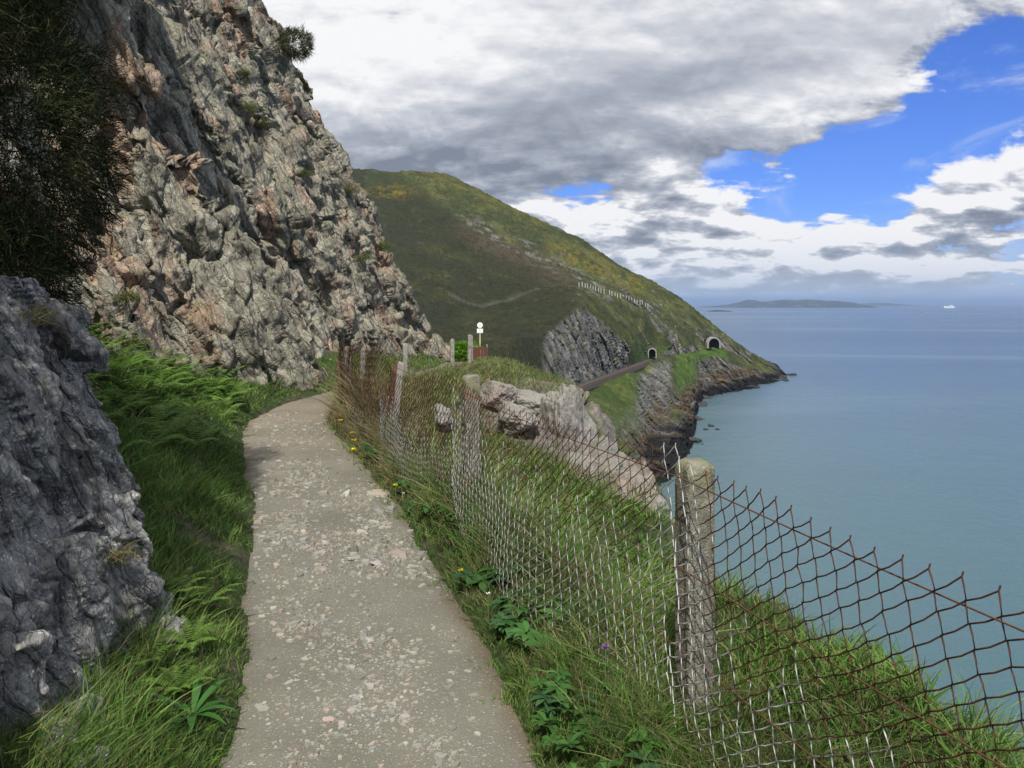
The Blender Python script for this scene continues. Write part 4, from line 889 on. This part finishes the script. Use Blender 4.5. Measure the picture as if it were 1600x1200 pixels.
for i, (u_, v_, lb) in enumerate([(532, 671, 'farthest yellow dandelion by the path edge'), (550, 691, 'yellow dandelion, middle of the far three'), (553, 702, 'yellow dandelion, nearest of the far three'), (552, 716, 'yellow dandelion closest to the gravel in the far group'), (618, 772, 'yellow dandelion halfway along the verge'), (720, 911, 'nearest yellow dandelion at the verge edge')]):
    p_ = on_ground(u_, v_ + 12); flower('dandelion', 'flower_head', (p_.x, p_.y, p_.z), yel, lb, 'yellow dandelions on the right verge', 0.02 if i < 5 else 0.016, 0.11, 40 + i, max(1.0, p_.y / 6))
for i, (u_, v_, lb) in enumerate([(657, 758, 'white flower on the verge, upper one of two near the mesh'), (630, 718, 'white seed head beside the far dandelions'), (763, 960, 'small white seed head low on the verge'), (630, 790, 'tiny white flower at the path edge')]):
    p_ = on_ground(u_, v_ + 14); flower('white_flower', 'flower_head', (p_.x, p_.y, p_.z), whi, lb, 'white flowers on the right verge', 0.014, 0.14, 50 + i, max(1.0, p_.y / 6))
p_ = on_ground(946, 1125); flower('thistle', 'flower_head', (p_.x, p_.y, p_.z + 0.12), pur, 'purple thistle head in the verge grass left of the nearest post', None, 0.02, 0.14, 60)

# ---------------------------------------------------------------- wire fence with concrete posts
mw, B, b = new_mat('fence_wire'); a = B.new('ShaderNodeAttribute'); a.attribute_name = 'tint'; P = obj_co(B)
n = B.noise(P, 55, 4, 0.7)
rust = B.mix(n, (0.055, 0.022, 0.014), (0.17, 0.075, 0.040)); zinc = B.mix(n, (0.40, 0.39, 0.36), (0.72, 0.71, 0.68))
fz = B.sstep(B.add(a.outputs['Fac'], B.mul(B.sub(n, 0.5), 0.5)), 0.40, 0.60)
B.link(B.mix(fz, rust, zinc), b.inputs['Base Color']); b.inputs['Roughness'].default_value = 0.6; bump(B, b, B.noise(P, 300, 3, 0.6), 0.4, 0.002)
def tube(pl, rad, sides=4):
    """pl (m,3) polyline -> V, quads"""
    pl = np.asarray(pl, float); m = len(pl); t = np.gradient(pl, axis=0); t /= np.maximum(np.linalg.norm(t, axis=1, keepdims=True), 1e-9)
    up = np.where(np.abs(t[:, 2:3]) > 0.9, np.array([[1, 0, 0]]), np.array([[0, 0, 1]])); a_ = np.cross(t, up); a_ /= np.linalg.norm(a_, axis=1, keepdims=True); b_ = np.cross(t, a_)
    th = np.arange(sides) / sides * 2 * math.pi; rad = np.broadcast_to(rad, (m,))
    V = pl[:, None, :] + rad[:, None, None] * (np.cos(th)[None, :, None] * a_[:, None, :] + np.sin(th)[None, :, None] * b_[:, None, :])
    i = np.arange(m - 1)[:, None] * sides; j = np.arange(sides)[None, :]
    f = np.stack([i + j, i + (j + 1) % sides, i + sides + (j + 1) % sides, i + sides + j], -1).reshape(-1, 4)
    return V.reshape(-1, 3), f
posts = [(2.05, -1.75), (1.60, -0.28), (0.62, 3.0), (-0.34, 6.2), (-1.31, 9.3), (-2.35, 12.5), (-2.42, 14.4), (-2.0, 16.6), (-1.3, 19.3), (-1.2, 25.0), (-1.28, 28.0)]
def fence_pt(s, z, bay, rng=None):
    """s: 0..1 along bay i from nearer post to the farther"""
    (x0, y0), (x1, y1) = posts[bay], posts[bay + 1]
    return x0 + (x1 - x0) * s, y0 + (y1 - y0) * s
fence = empty('chain_link_fence', (0.62, 3.0, 0))
tag(fence, 'rusty and galvanised chain link fence on concrete posts along the cliff edge', 'fence')
FO = np.array([0.62, 3.0, 0.0])
A_ = (-0.073, 0.0455); B_ = (-0.010, -0.0445)          # lattice steps along the fence (s grows away from the camera) and in height
for bay in range(1, 8):
    p0 = np.array(posts[bay]); p1 = np.array(posts[bay + 1]); Lb = np.linalg.norm(p1 - p0); dr = (p1 - p0) / Lb
    nrm = np.array([dr[1], -dr[0]]); nrm = -nrm if nrm[0] > 0 else nrm      # towards the path
    fade = 1.0 if bay < 5 else 2.0
    rng = np.random.default_rng(100 + bay); Vs, Fs, Cs = [], [], []; off = 0
    sides = 5 if bay <= 2 else 3
    rad = [0, 0.0021, 0.0019, 0.0024, 0.0030, 0.0032, 0.0034, 0.0026, 0.003, 0.003, 0.003][bay]
    k_ = fade; st = abs(A_[0] + B_[0]) * k_
    nst = int(Lb / st) + 2; nlev = int(15 / k_)
    def node(i, j):
        """i steps of A, j steps of B from top spike"""
        s = Lb + (i * A_[0] + j * B_[0]) * k_; z = (i * A_[1] + j * B_[1]) * k_
        return s, z
    jit = {}
    def pt(i, j):
        if (i, j) not in jit: jit[(i, j)] = rng.normal(0, 0.0022, 3)
        s, dz_ = node(i, j); q = jit[(i, j)]; s += q[0]; sc_ = np.clip(s / Lb, -0.02, 1.02)
        base = p0 + dr * s
        bulge = 0.09 + math.sin(math.pi * np.clip(sc_, 0, 1)) * 0.0
        top = 1.07 - 0.05 * math.sin(math.pi * np.clip(sc_, 0, 1)) + 0.008 * math.sin(s * 9 + bay)
        if bay == 3: top -= 0.08 * math.sin(math.pi * np.clip(sc_, 0, 1))
        if bay >= 5: top -= 0.10
        z = top + dz_ + q[2]
        dep = 1 - np.clip(z / 1.07, 0, 1); bl_ = math.sin(math.pi * np.clip(sc_, 0, 1)) * (0.10 * dep + 0.03) * (1 if bay != 1 else -0.3) + 0.0
        bl_ += 0.02 * math.sin(s * 4.1 + bay) * math.sin(z * 5) + q[1]
        b2 = base + nrm * (0.075 + bl_)
        return np.array([b2[0], b2[1], z]), s
    zg = float(gz(np.array([p0[0]]), np.array([p0[1]]), False)[0]); zg2 = float(gz(np.array([p1[0]]), np.array([p1[1]]), False)[0]); zo = pzz((p0[1] + p1[1]) / 2)
    for k in range(-2, nst + int(0.2 * nst) + 16):
        for fam in (0, 1):
            i = k; j = k; pl = []; slope_lit = []
            seq = [(i, j)]
            for l in range(nlev * 2):
                if (l + fam) % 2 == 0: j += 1
                else: i -= 1
                seq.append((i, j))
            prev = None
            for l, (a1, b1) in enumerate(seq):
                q, s = pt(a1, b1)
                if s < -0.01 or s > Lb + 0.03 or q[2] < -0.22:
                    if len(pl) > 2: break
                    pl = []; slope_lit = []; continue
                side = 1 if (l + fam) % 2 else -1
                q = q + np.array([nrm[0], nrm[1], 0]) * (0.0016 * (1 if fam else -1))
                if pl and k_ == 1.0:
                    mid_ = (pl[-1] + q) * 0.5; mid_[2] += 0.0035 * (1 if side > 0 else -1); pl.append(mid_); slope_lit.append(-0.32 if side < 0 else 0.12)  # paints light on steep wires and shade on shallow ones into the tint
                pl.append(q); slope_lit.append(0.0)
                if l == 0 and fam == 0:
                    pl.insert(0, q + np.array([dr[0] * -0.004, dr[1] * -0.004, 0.012])); slope_lit.insert(0, 0.0)
            if len(pl) < 3: continue
            pl = np.array(pl); pl[:, 2] += zo
            V, f = tube(pl, rad, sides); 
            # galvanising survives low down and about the nearest post; light by wire slope is painted in too
            zc = pl[:, 2] - zo; yc = pl[:, 1]
            keyv = {1: 0.58, 2: 0.70, 3: 0.55, 4: 0.30}.get(bay, 0.3)
            wn = 0.5 + (keyv - zc) * 2.2 + rng.normal(0, 0.14) + 0.22 * math.sin(k * 1.7) + np.array(slope_lit)
            if bay == 1: wn = wn - 0.30 * sm(3.0 - yc, 0.4, 1.4) + 1.35 * (1 - sm(3.0 - yc, 0.10, 0.26))
            if bay == 2: wn = wn + 1.3 * (1 - sm(yc - 3.0, 0.04, 0.2)) + 0.5 * sm(yc, 5.7, 6.2)
            Vs.append(V - FO); Fs.append(f + off); Cs.append(np.repeat(np.clip(wn, 0, 1), sides)); off += len(V)
    V = np.concatenate(Vs); cvals = np.concatenate(Cs)
    mesh_obj('wire_mesh', V, np.concatenate(Fs), mw, fence, smooth=True, cols=np.repeat(cvals[:, None], 3, 1))
# line wires running along the fence
for hz_ in (1.02, 0.72, 0.45):
    for bay in range(1, 5):
        p0 = np.array(posts[bay]); p1 = np.array(posts[bay + 1]); dr = (p1 - p0) / np.linalg.norm(p1 - p0); nr = np.array([dr[1], -dr[0]]); nr = -nr if nr[0] > 0 else nr
        t_ = np.linspace(0, 1, 24); dh = {1.02: 0.0, 0.72: 0.06, 0.45: 0.06}[hz_]
        zz_ = hz_ + (dh * (1 - t_) if bay == 1 else 0) - 0.03 * np.sin(math.pi * t_)
        pl = np.stack([p0[0] + (p1 - p0)[0] * t_ + nr[0] * (0.072), p0[1] + (p1 - p0)[1] * t_ + nr[1] * 0.072, zz_], -1) - FO
        V, f = tube(pl, 0.0022, 5); mesh_obj('line_wire', V, f, mw, fence, smooth=True, cols=np.full((len(V), 3), 0.05))
# concrete posts
mco, B, b = new_mat('weathered_concrete'); P = obj_co(B)
n = B.noise(P, 14, 8, 0.7); n2 = B.noise(P, 90, 4, 0.7)
c = B.ramp(n, [(0.3, (0.09, 0.085, 0.06)), (0.5, (0.175, 0.165, 0.125)), (0.7, (0.30, 0.285, 0.23))]); c = B.mix(B.sstep(n2, 0.55, 0.7, 0, 0.6), c, (0.55, 0.53, 0.47))
s = B.new('ShaderNodeSeparateXYZ'); B.link(P, s.inputs[0]); c = B.mix(B.mul(B.sstep(s.outputs[2], 0.85, 1.05), B.sstep(B.noise(P, 20, 4, 0.6), 0.42, 0.55)), c, (0.22, 0.215, 0.12))
c = B.mix(B.sstep(B.noise(B.vmul(P, (1, 1, 0.25)), 26, 5, 0.7), 0.56, 0.68, 0, 0.75), c, (0.10, 0.095, 0.08))
rs = B.mul(B.sstep(B.noise(P, 8, 4, 0.6), 0.60, 0.68), 0.7); c = B.mix(rs, c, (0.22, 0.10, 0.05))
B.link(c, b.inputs['Base Color']); bump(B, b, B.add(n, B.mul(n2, 0.5), B.mul(B.vor(P, 120), 0.4)), 0.9, 0.008)
def post(loc, w, d, h, rz, seed, label=None, mat=mco):
    rng = np.random.default_rng(seed); nz_ = 60; nr_ = 40
    th = np.arange(nr_) / nr_ * 2 * math.pi; cx_ = np.sign(np.cos(th)) * np.abs(np.cos(th))**0.28 * w / 2; cy_ = np.sign(np.sin(th)) * np.abs(np.sin(th))**0.28 * d / 2
    zs = np.r_[np.linspace(-0.3, h - 0.035, nz_ - 4), h - 0.02, h - 0.01, h - 0.003, h]; sc_ = np.r_[np.ones(nz_ - 4), 0.95, 0.82, 0.55, 0.02]
    V = np.stack([cx_[None] * sc_[:, None], cy_[None] * sc_[:, None], np.repeat(zs[:, None], nr_, 1)], -1).reshape(-1, 3)
    V[:, :2] *= (1 + 0.05 * fbm(V * 7 + seed, 3, seed) + 0.03 * fbm(V * 40, 2, seed + 1))[:, None]
    V[:, 2] += np.where(V[:, 2] > h - 0.06, 0.035 * fbm(V * 12 + seed, 3, seed + 2), 0)
    i = np.arange(len(zs) - 1)[:, None] * nr_; j = np.arange(nr_)[None]; f = np.stack([i + j, i + (j + 1) % nr_, i + nr_ + (j + 1) % nr_, i + nr_ + j], -1).reshape(-1, 4)
    o = mesh_obj('post', V, f, mat, fence, smooth=True); o.location = Vector(loc) - Vector(FO); o.rotation_euler = (0, 0, rz)
    return o
mgz = plain('grey_weathered_post', (0.26, 0.24, 0.21), 0.85, 0, 0.35, 12, 0.5); mrp = plain('rusty_iron_post', (0.15, 0.065, 0.04), 0.8, 0, 0.4, 18, 0.5)
P0_ = post((0.632, 3.07, 0), 0.105, 0.115, 1.065, 0.28, 1)
P0_['label'] = 'nearest concrete post, broad and pitted with a mossy top'
post((-0.29, 6.27, 0), 0.115, 0.115, 1.10, 0.28, 2)['label'] = 'grey concrete post with a pale domed top'
o = post((-1.27, 9.35, 0), 0.07, 0.07, 1.0, 0.3, 3, mat=mgz); o.rotation_euler = (0.0, 0.10, 0.3); o['label'] = 'thin leaning post with a rusty bracket'
post((-2.33, 12.55, 0), 0.10, 0.10, 0.98, 0.3, 4, mat=mgz)['label'] = 'grey post beside the end of the visible path'
for i in (6, 7, 8, 9, 10): post((posts[i][0], posts[i][1], float(pzz(posts[i][1]))), 0.09, 0.09, 0.85 if i < 9 else 1.0, 0.2, 5 + i, mat=mgz)
# lichen-free rusty stay bar leaning beside the thin post and the fourth post
def bar(name, a, b_, r, mat, parent=None, origin=FO):
    V, f = tube(np.linspace(np.array(a), np.array(b_), 8), r, 8); return mesh_obj(name, V - origin, f, mat, parent, smooth=True)
bar('stay_bar', (-2.42, 12.45, -0.1), (-2.42, 12.45, 0.86), 0.025, mrp, fence); bar('stay_bar', (-1.36, 9.3, 0.0), (-1.24, 9.5, 0.98), 0.018, mrp, fence)
# ---------------------------------------------------------------- palisade by the sign
pal = empty('paling_fence', (-1.28, 28.0, float(pzz(28.0)))); PO = np.array(pal.location)
tag(pal, 'short run of rusty brown palings and posts leading to the white sign', 'fence')
for i, (u_, vt, vb, Y_) in enumerate([(734, 541, 578, 27.5), (739, 541, 574, 31), (745, 541, 570, 34), (750, 546, 570, 36), (754, 542, 567, 39), (761, 538, 562, 43)]):
    a_ = at(u_, vb, Y_); t_ = at(u_, vt, Y_); w_ = (0.13, 0.08, 0.08, 0.07, 0.08, 0.07)[i]
    V, f = tube(np.linspace((a_.x, a_.y, a_.z - 0.4), (t_.x, t_.y, t_.z), 6), w_ / 1.6, 6); mesh_obj('post', V - PO, f, mgz, pal, smooth=True)
Vs = []; Fs = []; off = 0
for k in range(17):
    t_ = k / 16; Y_ = 27.6 + t_ * 15.2; u_ = 733 + 28 * (t_**0.75); p_ = at(u_, 0, Y_); zb = -0.42 - 0.75 * t_
    V, f = tube(np.array([(p_.x, Y_, zb - 0.1), (p_.x, Y_, zb + 0.45), (p_.x, Y_, zb + 0.66)]), 0.028, 4); Vs.append(V - PO); Fs.append(f + off); off += len(V)
mesh_obj('palings', np.concatenate(Vs), np.concatenate(Fs), mrp, pal)
# ---------------------------------------------------------------- sign
sg = empty('warning_sign', (at(750, 0, 46).x, 46.0, -1.5)); sw = plain('sign_white', (0.85, 0.85, 0.83), 0.5, 0, 0.03, 10, 0); sy = plain('sign_pole_cream', (0.62, 0.52, 0.30), 0.6, 0, 0.1, 10, 0); sgr = plain('sign_symbol_grey', (0.45, 0.43, 0.42), 0.6, 0, 0.1, 10, 0)
tag(sg, 'small round white sign over a square plate on a cream pole above the fence', 'sign')
V, f = tube(np.array([(0, 0, -0.4), (0, 0, 1.0), (0, 0, 2.05)]), 0.035, 10); mesh_obj('pole', V, f, sy, sg, smooth=True)
def disc(r, z, y0, y1, n=32):
    th = np.arange(n) / n * 6.2832; V = np.concatenate([np.stack([r * np.cos(th), np.full(n, y), z + r * np.sin(th)], -1) for y in (y0, y1)]); j = np.arange(n)
    return V, [np.stack([j, (j + 1) % n, n + (j + 1) % n, n + j], -1), np.arange(n)[None, :], (np.arange(n)[::-1] + n)[None, :]]
V, f = disc(0.145, 1.97, -0.045, -0.06); rp_ = mesh_obj('round_plate', V, f, sw, sg)
n = 32; th = np.arange(n) / n * 6.2832; V = np.concatenate([np.stack([r_ * np.cos(th), np.full(n, -0.063), 1.97 + r_ * np.sin(th)], -1) for r_ in (0.075, 0.055)]); j = np.arange(n)
mesh_obj('plate_symbol', V, np.stack([j, (j + 1) % n, n + (j + 1) % n, n + j], -1), sgr, rp_)
def boxv(cx_, cy_, cz_, sx, sy_, sz_):
    V = np.array([(cx_ + a * sx / 2, cy_ + b__ * sy_ / 2, cz_ + c_ * sz_ / 2) for a in (-1, 1) for b__ in (-1, 1) for c_ in (-1, 1)]); f = np.array([(0, 1, 3, 2), (4, 6, 7, 5), (0, 4, 5, 1), (2, 3, 7, 6), (0, 2, 6, 4), (1, 5, 7, 3)]); return V, f
V, f = boxv(0, -0.05, 1.68, 0.31, 0.012, 0.22); sp2_ = mesh_obj('square_plate', V, f, sw, sg)
V, f = boxv(0, -0.06, 1.69, 0.05, 0.006, 0.07); mesh_obj('plate_symbol', V, f, sgr, sp2_)
# bright bush by the sign
c_ = at(722, 546, 40); tag(bush('bright_green_bush', [(c_.x, 40, c_.z - 0.10, 0.85, 0.6, 0.42), (c_.x - 0.5, 40, c_.z - 0.1, 0.5, 0.5, 0.34), (c_.x + 0.1, 40, c_.z - 0.75, 0.8, 0.5, 0.5)], 2600, 35, [(0.12, 0.27, 0.02), (0.15, 0.32, 0.03), (0.09, 0.2, 0.02)], (0.06, 0.14), 0.04, 0, 0.1), 'bright green bush between the cliff and the palings', 'bush')
# shrubs on the seaward brow
for i, (u_, v_, Y_, r_, cs, lb) in enumerate([(795, 575, 33, 0.5, [(0.09, 0.15, 0.03), (0.12, 0.19, 0.04)], 'low green shrub on the brow right of the palings'), (815, 592, 24, 0.45, [(0.09, 0.08, 0.04), (0.07, 0.10, 0.03)], 'brownish shrub on the brow where it drops to the sea')]):
    c_ = at(u_, v_, Y_); tag(bush('brow_shrub', [(c_.x, c_.y, c_.z, r_, r_, r_ * 0.55)], 500, 36 + i, cs, (0.06, 0.13), 0.02, 0, 0), lb, 'shrub')

# ---------------------------------------------------------------- railway, tunnels, headland path fence
rail = empty('railway_track', (0, 300, SEA + 20)); RO = np.array(rail.location); tag(rail, 'single railway track running along the cliff bench into the first tunnel', 'railway track')
mst = plain('rail_steel', (0.16, 0.12, 0.09), 0.5, 0.3, 0.2, 2, 0); mbal = plain('ballast_wall', (0.12, 0.092, 0.07), 0.9, 0, 0.3, 1.5, 0.4)
us = np.linspace(852, 1018, 60); vT = 0.5 * (pch(us, UC, rows['T'][0]) + pch(us, UC, rows['L1'][0])); YT = 0.5 * (pch(us, UC, rows['T'][1]) + pch(us, UC, rows['L1'][1])); cen = P3(us, vT, YT); cen[:, 2] += 0.9
tg = np.gradient(cen, axis=0); nn = np.stack([tg[:, 1], -tg[:, 0], 0 * tg[:, 0]], -1); nn /= np.linalg.norm(nn, axis=1, keepdims=True)
for sg_ in (-0.8, 0.8):
    V, f = tube(cen + nn * sg_, 0.14, 4); mesh_obj('rail', V - RO, f, mst, rail)
Vb = np.stack([cen - nn * 1.1 + np.array([0, 0, -0.9]), cen - nn * 0.95 + np.array([0, 0, -0.2]), cen + nn * 0.95 + np.array([0, 0, -0.2]), cen + nn * 1.1 + np.array([0, 0, -0.9])], 1).reshape(-1, 3) - RO; mesh_obj('ballast_bed', Vb, grid_faces(60, 4), mbal, rail)
Vb = np.stack([cen + nn * 1.4 + np.array([0, 0, -1.5]), cen + nn * 1.4 + np.array([0, 0, -0.3]), cen + nn * 1.6 + np.array([0, 0, -0.3]), cen + nn * 1.7 + np.array([0, 0, -2.0])], 1).reshape(-1, 3) - RO; mesh_obj('retaining_wall', Vb, grid_faces(60, 4), mbal, rail)
mblk, B, b = new_mat('tunnel_dark'); b.inputs['Base Color'].default_value = (0.008, 0.008, 0.008, 1); mring = plain('tunnel_stone', (0.30, 0.28, 0.25), 0.85, 0, 0.3, 1.2, 0.4)
def portal(u_, v_, Y_, w_, h_, yaw, label, ring):
    c_ = at(u_, v_, Y_); root = empty('tunnel_portal', c_, yaw); n = 24
    th = np.linspace(0, math.pi, n); hh = h_ - w_ / 2
    def prof(w2, top): 
        return np.array([(-w2, 0)] + [(-w2 * math.cos(t), hh + (top - hh) * math.sin(t)) for t in th] + [(w2, 0)])
    ins = prof(w_ / 2, h_); out = prof(w_ / 2 + ring, h_ + ring); m = len(ins)
    V = np.concatenate([np.stack([q[:, 0], np.full(m, yv), q[:, 1]], -1) for q, yv in ((ins, -1.2), (out, -1.2), (out, 2.0), (ins, 8.0))])
    j = np.arange(m - 1); F_ = [np.stack([j + a * m, j + 1 + a * m, j + 1 + b__ * m, j + b__ * m], -1) for a, b__ in ((0, 1), (1, 2))]
    mesh_obj('stone_arch', V, F_, mring, root)
    F2 = [np.stack([j, j + 1, j + 1 + 3 * m, j + 3 * m], -1)]
    V2 = V.copy(); V2[:, 1] -= 0.05; mesh_obj('tunnel_lining', V2, F2 + [np.arange(3 * m, 4 * m)[None, :]], mblk, root); tag(root, label, 'tunnel', 'railway tunnels through the headland'); return root
portal(1019, 559, 444, 3.4, 4.4, math.radians(-8), 'square looking dark railway tunnel mouth at the end of the track', 0.5)
portal(1114.5, 544, 532, 6.6, 5.9, math.radians(10), 'arched stone railway tunnel mouth with a pale ring, farther along the headland', 0.9)
hf = empty('hillside_fence', on_head(930, 460)); HO = np.array(hf.location); Vs = []; Fs = []; off = 0
for k in range(26):
    u_ = 905 + k * 4.3; vr = float(pch(u_, UC, rows['M'][0])); Yr = float(pch(u_, UC, rows['M'][1])); q = on_head(u_, vr + 1)
    V, f = boxv(q.x, q.y - 0.3, q.z + 0.9, 0.34, 0.34, 2.6 + 0.5 * math.sin(k * 2.3)); Vs.append(V - HO); Fs.append(f + off); off += 8
mesh_obj('posts', np.concatenate(Vs), np.concatenate(Fs), plain('pale_fence_post', (0.42, 0.41, 0.38), 0.8, 0, 0.2, 1, 0), hf)
tag(hf, 'line of pale posts beside the footpath high on the headland', 'fence')

# ---------------------------------------------------------------- far land across the bay and the ferry
def far_land(name, u0, u1, Y_, prof, label, cx0, depth, col):
    n = 220; us = np.linspace(u0, u1, n); hv_ = np.interp(us, [q[0] for q in prof], [q[1] for q in prof]); hgt = hv_ / F * Y_
    pp = np.stack([us * 0.11, us * 0, us * 0], -1); hgt = hgt * (1 + 0.10 * fbm(pp, 4, 5)) ; rowsf = []
    for t in np.linspace(0, 1, 24):
        rise = math.sin(t * math.pi)**0.6; yv = Y_ + (t - 0.5) * depth; q = np.stack([us, us * 0 + t * 9, us * 0], -1); hn = 1 + 0.22 * fbm(q * 0.09, 4, 8) * (1 if 0.05 < t < 0.45 else 0.3)
        rowsf.append(np.stack([(us - CX) / F * Y_, np.full(n, yv) + 60 * fbm(q * 0.2, 3, 3), SEA - 2 + (hgt + 2) * rise * np.minimum(hn, 1.0)], -1))
    V = np.array(rowsf).reshape(-1, 3); m, B, b = new_mat(name + '_ground'); P = obj_co(B); nn_ = B.noise(P, 0.006, 7, 0.65)
    B.link(B.ramp(nn_, [(0.35, (0.02, 0.035, 0.02)), (0.55, (0.04, 0.05, 0.03)), (0.68, (0.16, 0.15, 0.13))]), b.inputs['Base Color']); b.inputs['Roughness'].default_value = 1.0
    s = B.vor(P, 0.02, 'F1'); o = mesh_obj(name, V, grid_faces(24, n), m, smooth=True); tag(o, kind='structure'); return o
far_land('island_hills', 1100, 1340, 10500, [(1100, 0), (1120, 2), (1150, 5.5), (1163, 9.5), (1172, 11.5), (1182, 8.5), (1200, 9), (1225, 11.5), (1250, 11), (1262, 12), (1290, 10.5), (1318, 9), (1332, 5), (1340, 1)], '', 0, 1500, None)
far_land('distant_coast_hills', 1336, 1428, 16500, [(1336, 1), (1352, 3.5), (1366, 5), (1385, 4.5), (1402, 3), (1415, 1.5), (1428, 0)], '', 0, 1500, None)
far_land('low_islet_hills', 1106, 1142, 5200, [(1106, 0.3), (1116, 2.2), (1128, 2.4), (1136, 1.2), (1142, 0.2)], '', 0, 200, None)
sh_o = empty('ferry', (at(1483, 0, 9000).x, 9000, SEA)); mf = plain('ferry_white', (0.85, 0.85, 0.85), 0.5, 0, 0.03, 0.01, 0); mfd = plain('ferry_windows', (0.1, 0.12, 0.16), 0.4, 0, 0.03, 0.01, 0)
tag(sh_o, 'tiny white ferry on the horizon at the right', 'ship')
hull = np.array([(-55, -9, 0), (50, -9, 0), (60, 0, 0), (50, 9, 0), (-55, 9, 0), (-57, -10, 11), (56, -10, 11), (72, 0, 13), (56, 10, 11), (-57, 10, 11)], float)
mesh_obj('hull', hull, [np.array([(0, 1, 6, 5), (1, 2, 7, 6), (2, 3, 8, 7), (3, 4, 9, 8), (4, 0, 5, 9)]), np.array([(5, 6, 7, 8, 9)])], mf, sh_o)
V, f = boxv(-5, 0, 16, 96, 17, 10); mesh_obj('superstructure', V, f, mf, sh_o)
V, f = boxv(22, 0, 24.5, 30, 14, 7); mesh_obj('bridge_deck', V, f, mf, sh_o)
V, f = boxv(-25, 0, 26, 9, 6, 10); mesh_obj('funnel', V, f, mfd, sh_o)
V, f = boxv(-5, 0, 15.5, 90, 17.6, 1.6); mesh_obj('window_band', V, f, mfd, sh_o)

# ---------------------------------------------------------------- haze
bm_v, bm_f = boxv(0, 28000, (SEA - 9 + 190) / 2 + 0, 119000, 0, 0)
hx0, hx1, hy0, hy1, hz0, hz1 = -60500.0, 60500.0, -3100.0, 60500.0, -54.0, 175.0
Vh = np.array([(x_, y_, z_) for x_ in (hx0, hx1) for y_ in (hy0, hy1) for z_ in (hz0, hz1)])
mhz = bpy.data.materials.new('haze_air'); mhz.use_nodes = True; nt = mhz.node_tree; nt.nodes.clear(); B = NB(nt)
vo = B.new('ShaderNodeVolumePrincipled'); vo.inputs['Color'].default_value = (0.50, 0.69, 1.0, 1); vo.inputs['Density'].default_value = 6.5e-5; vo.inputs['Anisotropy'].default_value = 0.2
ou = B.new('ShaderNodeOutputMaterial'); B.link(vo.outputs[0], ou.inputs['Volume'])
oh = mesh_obj('haze', Vh, bm_f, mhz); oh['kind'] = 'stuff'
